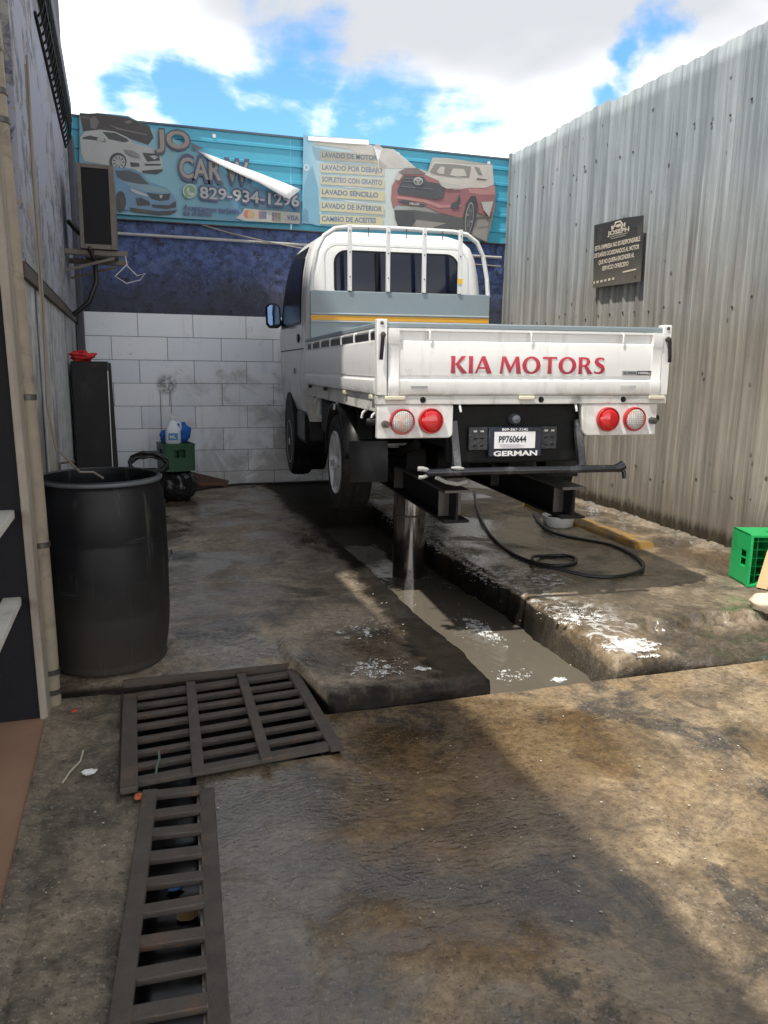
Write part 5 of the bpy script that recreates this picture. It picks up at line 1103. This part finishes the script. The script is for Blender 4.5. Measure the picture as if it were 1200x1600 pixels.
def sponge(a, b):
    v = Vector((math.cos(a)*2, math.sin(a)*2, b*2)); d = 1+.25*noise.noise(v)+.12*noise.noise(v*3); return (.075*d*math.sin(b)*math.cos(a), .06*d*math.sin(b)*math.sin(a), .09+.10*d*math.cos(b) if b < 2.7 else .0)
for px, sc_, lab in ((.445, 1.0, 'crumpled bright blue cloth beside the white jug on the crate'), (.270, .62, 'small blue cloth corner poking out behind the white jug')):
    o = obj('blue_cloth', blob(sponge, 36, 24), simple('cloth_blue', (.012, .13, .50), .7, bump=.5), None, 80); o.location = (px, 8.06, .658); o.scale = (sc_,)*3; tag(o, lab, 'cloth')
WB = thing('broken_board', 'broken brown wooden board leaning low against the white tiles', 'board', (.62, 8.66, ZL-.004))
mwb = simple('board_brown', (.085, .045, .032), .6, var=.3, bump=.3, dirt=(.2, .15, .12), dirt_amt=.3)
obj('panel', MB().prism([(-.12, .20), (.34, .075), (.31, 0), (-.10, 0)], 'y', .0, .03), mwb, WB, bevel=.004); obj('batten', MB().bar((-.02, -.02, .055), (.28, -.02, .045), .03, .03), simple('batten_red', (.17, .065, .04), .6, bump=.3), WB)
tag(obj('floor_cable', MB().tube([(.45, 8.55, .10), (.60, 8.45, .10), (.75, 8.62, .10), (1.1, 8.74, .10), (2.2, 8.75, .10), (3.9, 8.75, .11)], .012, 8), M_hose, None, 60), 'black cable lying along the foot of the tiled wall', 'cable')

# ------------------------------------------------------------------ drain grates
GB = thing('drain_grate', 'large square iron drain grate with two long cross straps', 'grate', (0, 0, 0))
def gx(x, y): return Vector((x, y + .095*(x+.09) , 0))      # slight skew of the frame
def gbar(name, a, b, w_, h_, z, par=GB, mt=M_grate):
    a, b = gx(*a), gx(*b); a.z = b.z = z; return obj(name, MB().bar(a, b, w_, h_), mt, par, bevel=.0025, seg=1)
for i in range(8):
    y = 2.655 + .106*i; gbar('slat', (-.05, y+random.uniform(-.005, .005)), (.66, y+random.uniform(-.007, .007)), .030 if i not in (0, 7) else .046, .022, .022 + random.uniform(-.002, .002))
gbar('side_bar', (-.076, 2.605), (-.076, 3.41), .058, .024, .024); gbar('side_bar', (.685, 2.62), (.660, 3.41), .050, .024, .026)
gbar('strap', (.160, 2.60), (.188, 3.42), .042, .012, .041); gbar('strap', (.41, 2.61), (.42, 3.43), .042, .012, .042)
obj('seat_frame', MB().box(-.115, -.105, 2.58, 3.52, -.05, .009).box(-.105, .70, 3.505, 3.515, -.05, .06), M_rust, GB)
ST = thing('channel_grate', 'long narrow iron channel grate leading to the square grate', 'grate', (0, 0, 0))
def sx(t, y): return xl(y)-.026 + t*(xr(y)-xl(y)+.026)
def sbar(name, p, q, w_, h_, z): return obj(name, MB().bar((p[0], p[1], z), (q[0], q[1], z), w_, h_), M_grate, ST, bevel=.0025, seg=1)
sbar('side_bar', (xl(2.60)+.008, 2.60), (xl(.2)+.008, .2), .050, .020, .014); 
for i in range(21): y = 2.572 - .118*i; sbar('slat', (xl(y)+.02, y+.005+random.uniform(-.006, .006)), (xr(y)+.012, y-.008+random.uniform(-.006, .006)), .042+random.uniform(-.004, .004), .020, .012+random.uniform(-.003, .002))
sbar('side_bar', (xr(2.58)+.034, 2.58), (xr(.2)+.034, .2), .052, .010, .006)
# bits of litter
def litter(name, label, cat, mb, m, loc, rz=0, sm=40):
    o = obj(name, mb, m, None, sm); o.location = loc; o.rotation_euler = (0, 0, rz); return tag(o, label, cat)
litter('straw', 'thin pale plastic strip lying on the gritty strip', 'strip', MB().tube([(0, -.12, .006), (.02, -.05, .007), (.05, .02, .006), (.055, .10, .006)], .0035, 6), simple('strip_pale', (.45, .42, .34), .6), (-.30, 2.86, .012))
def wad(a, b): d = 1+.5*noise.noise(Vector((math.cos(a)*2, math.sin(a)*2, b*2))); return (.024*d*math.sin(b)*math.cos(a), .016*d*math.sin(b)*math.sin(a), .008+.009*d*math.cos(b))
litter('paper_wad', 'small white paper wad near the pale plastic strip', 'paper', blob(wad, 16, 10), simple('paper', (.75, .74, .72), .8), (-.215, 2.785, .012))
litter('orange_disc', 'small orange plastic disc by the corner of the square grate', 'litter', MB().lathe([(0, .010), (.013, .010), (.015, .006), (.015, 0)], 16), simple('cap_orange', (.48, .12, .04), .5), (-.045, 2.575, .012))
litter('blue_wrapper', 'small blue wrapper floating in the channel grate', 'wrapper', blob(wad, 16, 10), simple('wrapper_blue', (.03, .18, .50), .4), (.055, 2.285, -.158))
litter('dead_leaf', 'dry yellow leaf floating in the channel grate', 'leaf', MB().grid(lambda u, v: ((u-.5)*.07*math.sin(math.pi*(.1+.8*v)), (v-.5)*.06, .004+.01*(u-.5)**2), 4, 6), simple('leaf_dry', (.34, .22, .08), .7), (.085, 2.155, -.158), .6)
litter('red_chip', 'small red plastic chip at the foot of the downpipe', 'litter', MB().box(-.012, .012, -.006, .006, 0, .006), simple('chip_red', (.5, .08, .04), .5), (-.30, 3.33, .018), .5)
litter('grass_string', 'short green string caught on the square grate', 'string', MB().tube([(.03, 2.84, .036), (.03, 2.78, .036), (.02, 2.74, .034), (.015, 2.68, .033)], .004, 6), simple('string_green', (.10, .16, .13), .6), (0, 0, 0))

# ------------------------------------------------------------------ soap foam and specks
mb = MB()
def foam(px, py, z, ax, ay, thr, cell=.0045, fs=22, seed=0):
    c = atZ(px, py, z); nx, ny = int(2*ax/cell), int(2*ay/cell)
    idx = {}
    def vert(i, j):
        if (i, j) not in idx:
            x, y = c.x-ax+i*cell, c.y-ay+j*cell; f = val(i, j); idx[(i, j)] = len(mb.v); mb.v.append((x, y, z + .0005 + .004*min(1, max(0, f)*4)))
        return idx[(i, j)]
    def val(i, j):
        x, y = c.x-ax+i*cell, c.y-ay+j*cell; d = ((x-c.x)/ax)**2+((y-c.y)/ay)**2
        return (.40*noise.fractal(Vector((x*fs, y*fs, seed)), .6, 2.1, 5) + .35*noise.noise(Vector((x*120, y*120, seed))) + .30 - .6*d - thr) if d < 1 else -1
    for j in range(ny):
        for i in range(nx):
            if val(i+.5, j+.5) > 0: mb.f.append((vert(i, j), vert(i+1, j), vert(i+1, j+1), vert(i, j+1)))
foam(985, 1008, ZR-.006, .17, .11, -.02, seed=1); foam(1010, 1024, .072, .10, .05, .1, seed=2); foam(905, 965, ZR+.004, .26, .22, .30, seed=3); foam(850, 905, ZR+.004, .28, .34, .36, seed=4)
foam(700, 850, ZR+.004, .30, .75, .27, .008, seed=5); foam(640, 815, ZR+.004, .30, .75, .30, .009, seed=11); foam(770, 900, ZR+.004, .25, .5, .38, .007, seed=6); foam(660, 1045, ZL, .045, .03, -.1, seed=7); foam(590, 1045, ZL+.005, .22, .20, .34, seed=8)
foam(560, 985, ZL+.005, .40, .30, .46, seed=9); foam(800, 1055, WZ+.001, .20, .16, .42, seed=10); foam(757, 985, WZ+.001, .10, .42, .26, seed=12); foam(872, 1062, WZ+.001, .06, .035, .0, seed=13)
def dome(c, r, h):
    n = 5; b = len(mb.v); ph = random.random()*6
    for k in range(n): a = ph+2*math.pi*k/n; q = r*random.uniform(.5, 1.2); mb.v.append((c.x+q*math.cos(a), c.y+q*math.sin(a), c.z))
    mb.v.append((c.x, c.y, c.z+h))
    mb.f += [(b+k, b+(k+1) % n, b+n) for k in range(n)]
tag(obj('soap_foam', mb, M_foam, None, 60), 'white soap foam flecks on the wet slabs', 'foam', kind='stuff')
mb = MB()
for px, py, sx, sy, n in ((1000, 1190, 110, 70, 26), (640, 1250, 120, 90, 26), (900, 1350, 150, 120, 16), (140, 1200, 40, 90, 60), (100, 1420, 40, 90, 26), (560, 960, 140, 50, 60)):
    for _ in range(n):
        p = atZ(px+random.gauss(0, sx), py+random.gauss(0, sy), .006); p.z = ZL-.002 if p.y > 3.1 and p.x < PXL-.1 else .004
        if p.x < -.34 or (p.y > 3.02 and p.x > .6 and p.y < 3.12) or (xl(p.y) < p.x < xr(p.y)+.06) or (p.x < .72 and p.y > 2.55 and p.y < 3.6): continue
        dome(p, random.uniform(.002, .0065), .003)
tag(obj('grit', mb, simple('grit_pale', (.45, .41, .35), .8, var=.5, scale=40), None), 'scattered pale grit and chips on the floor', 'grit', kind='stuff')
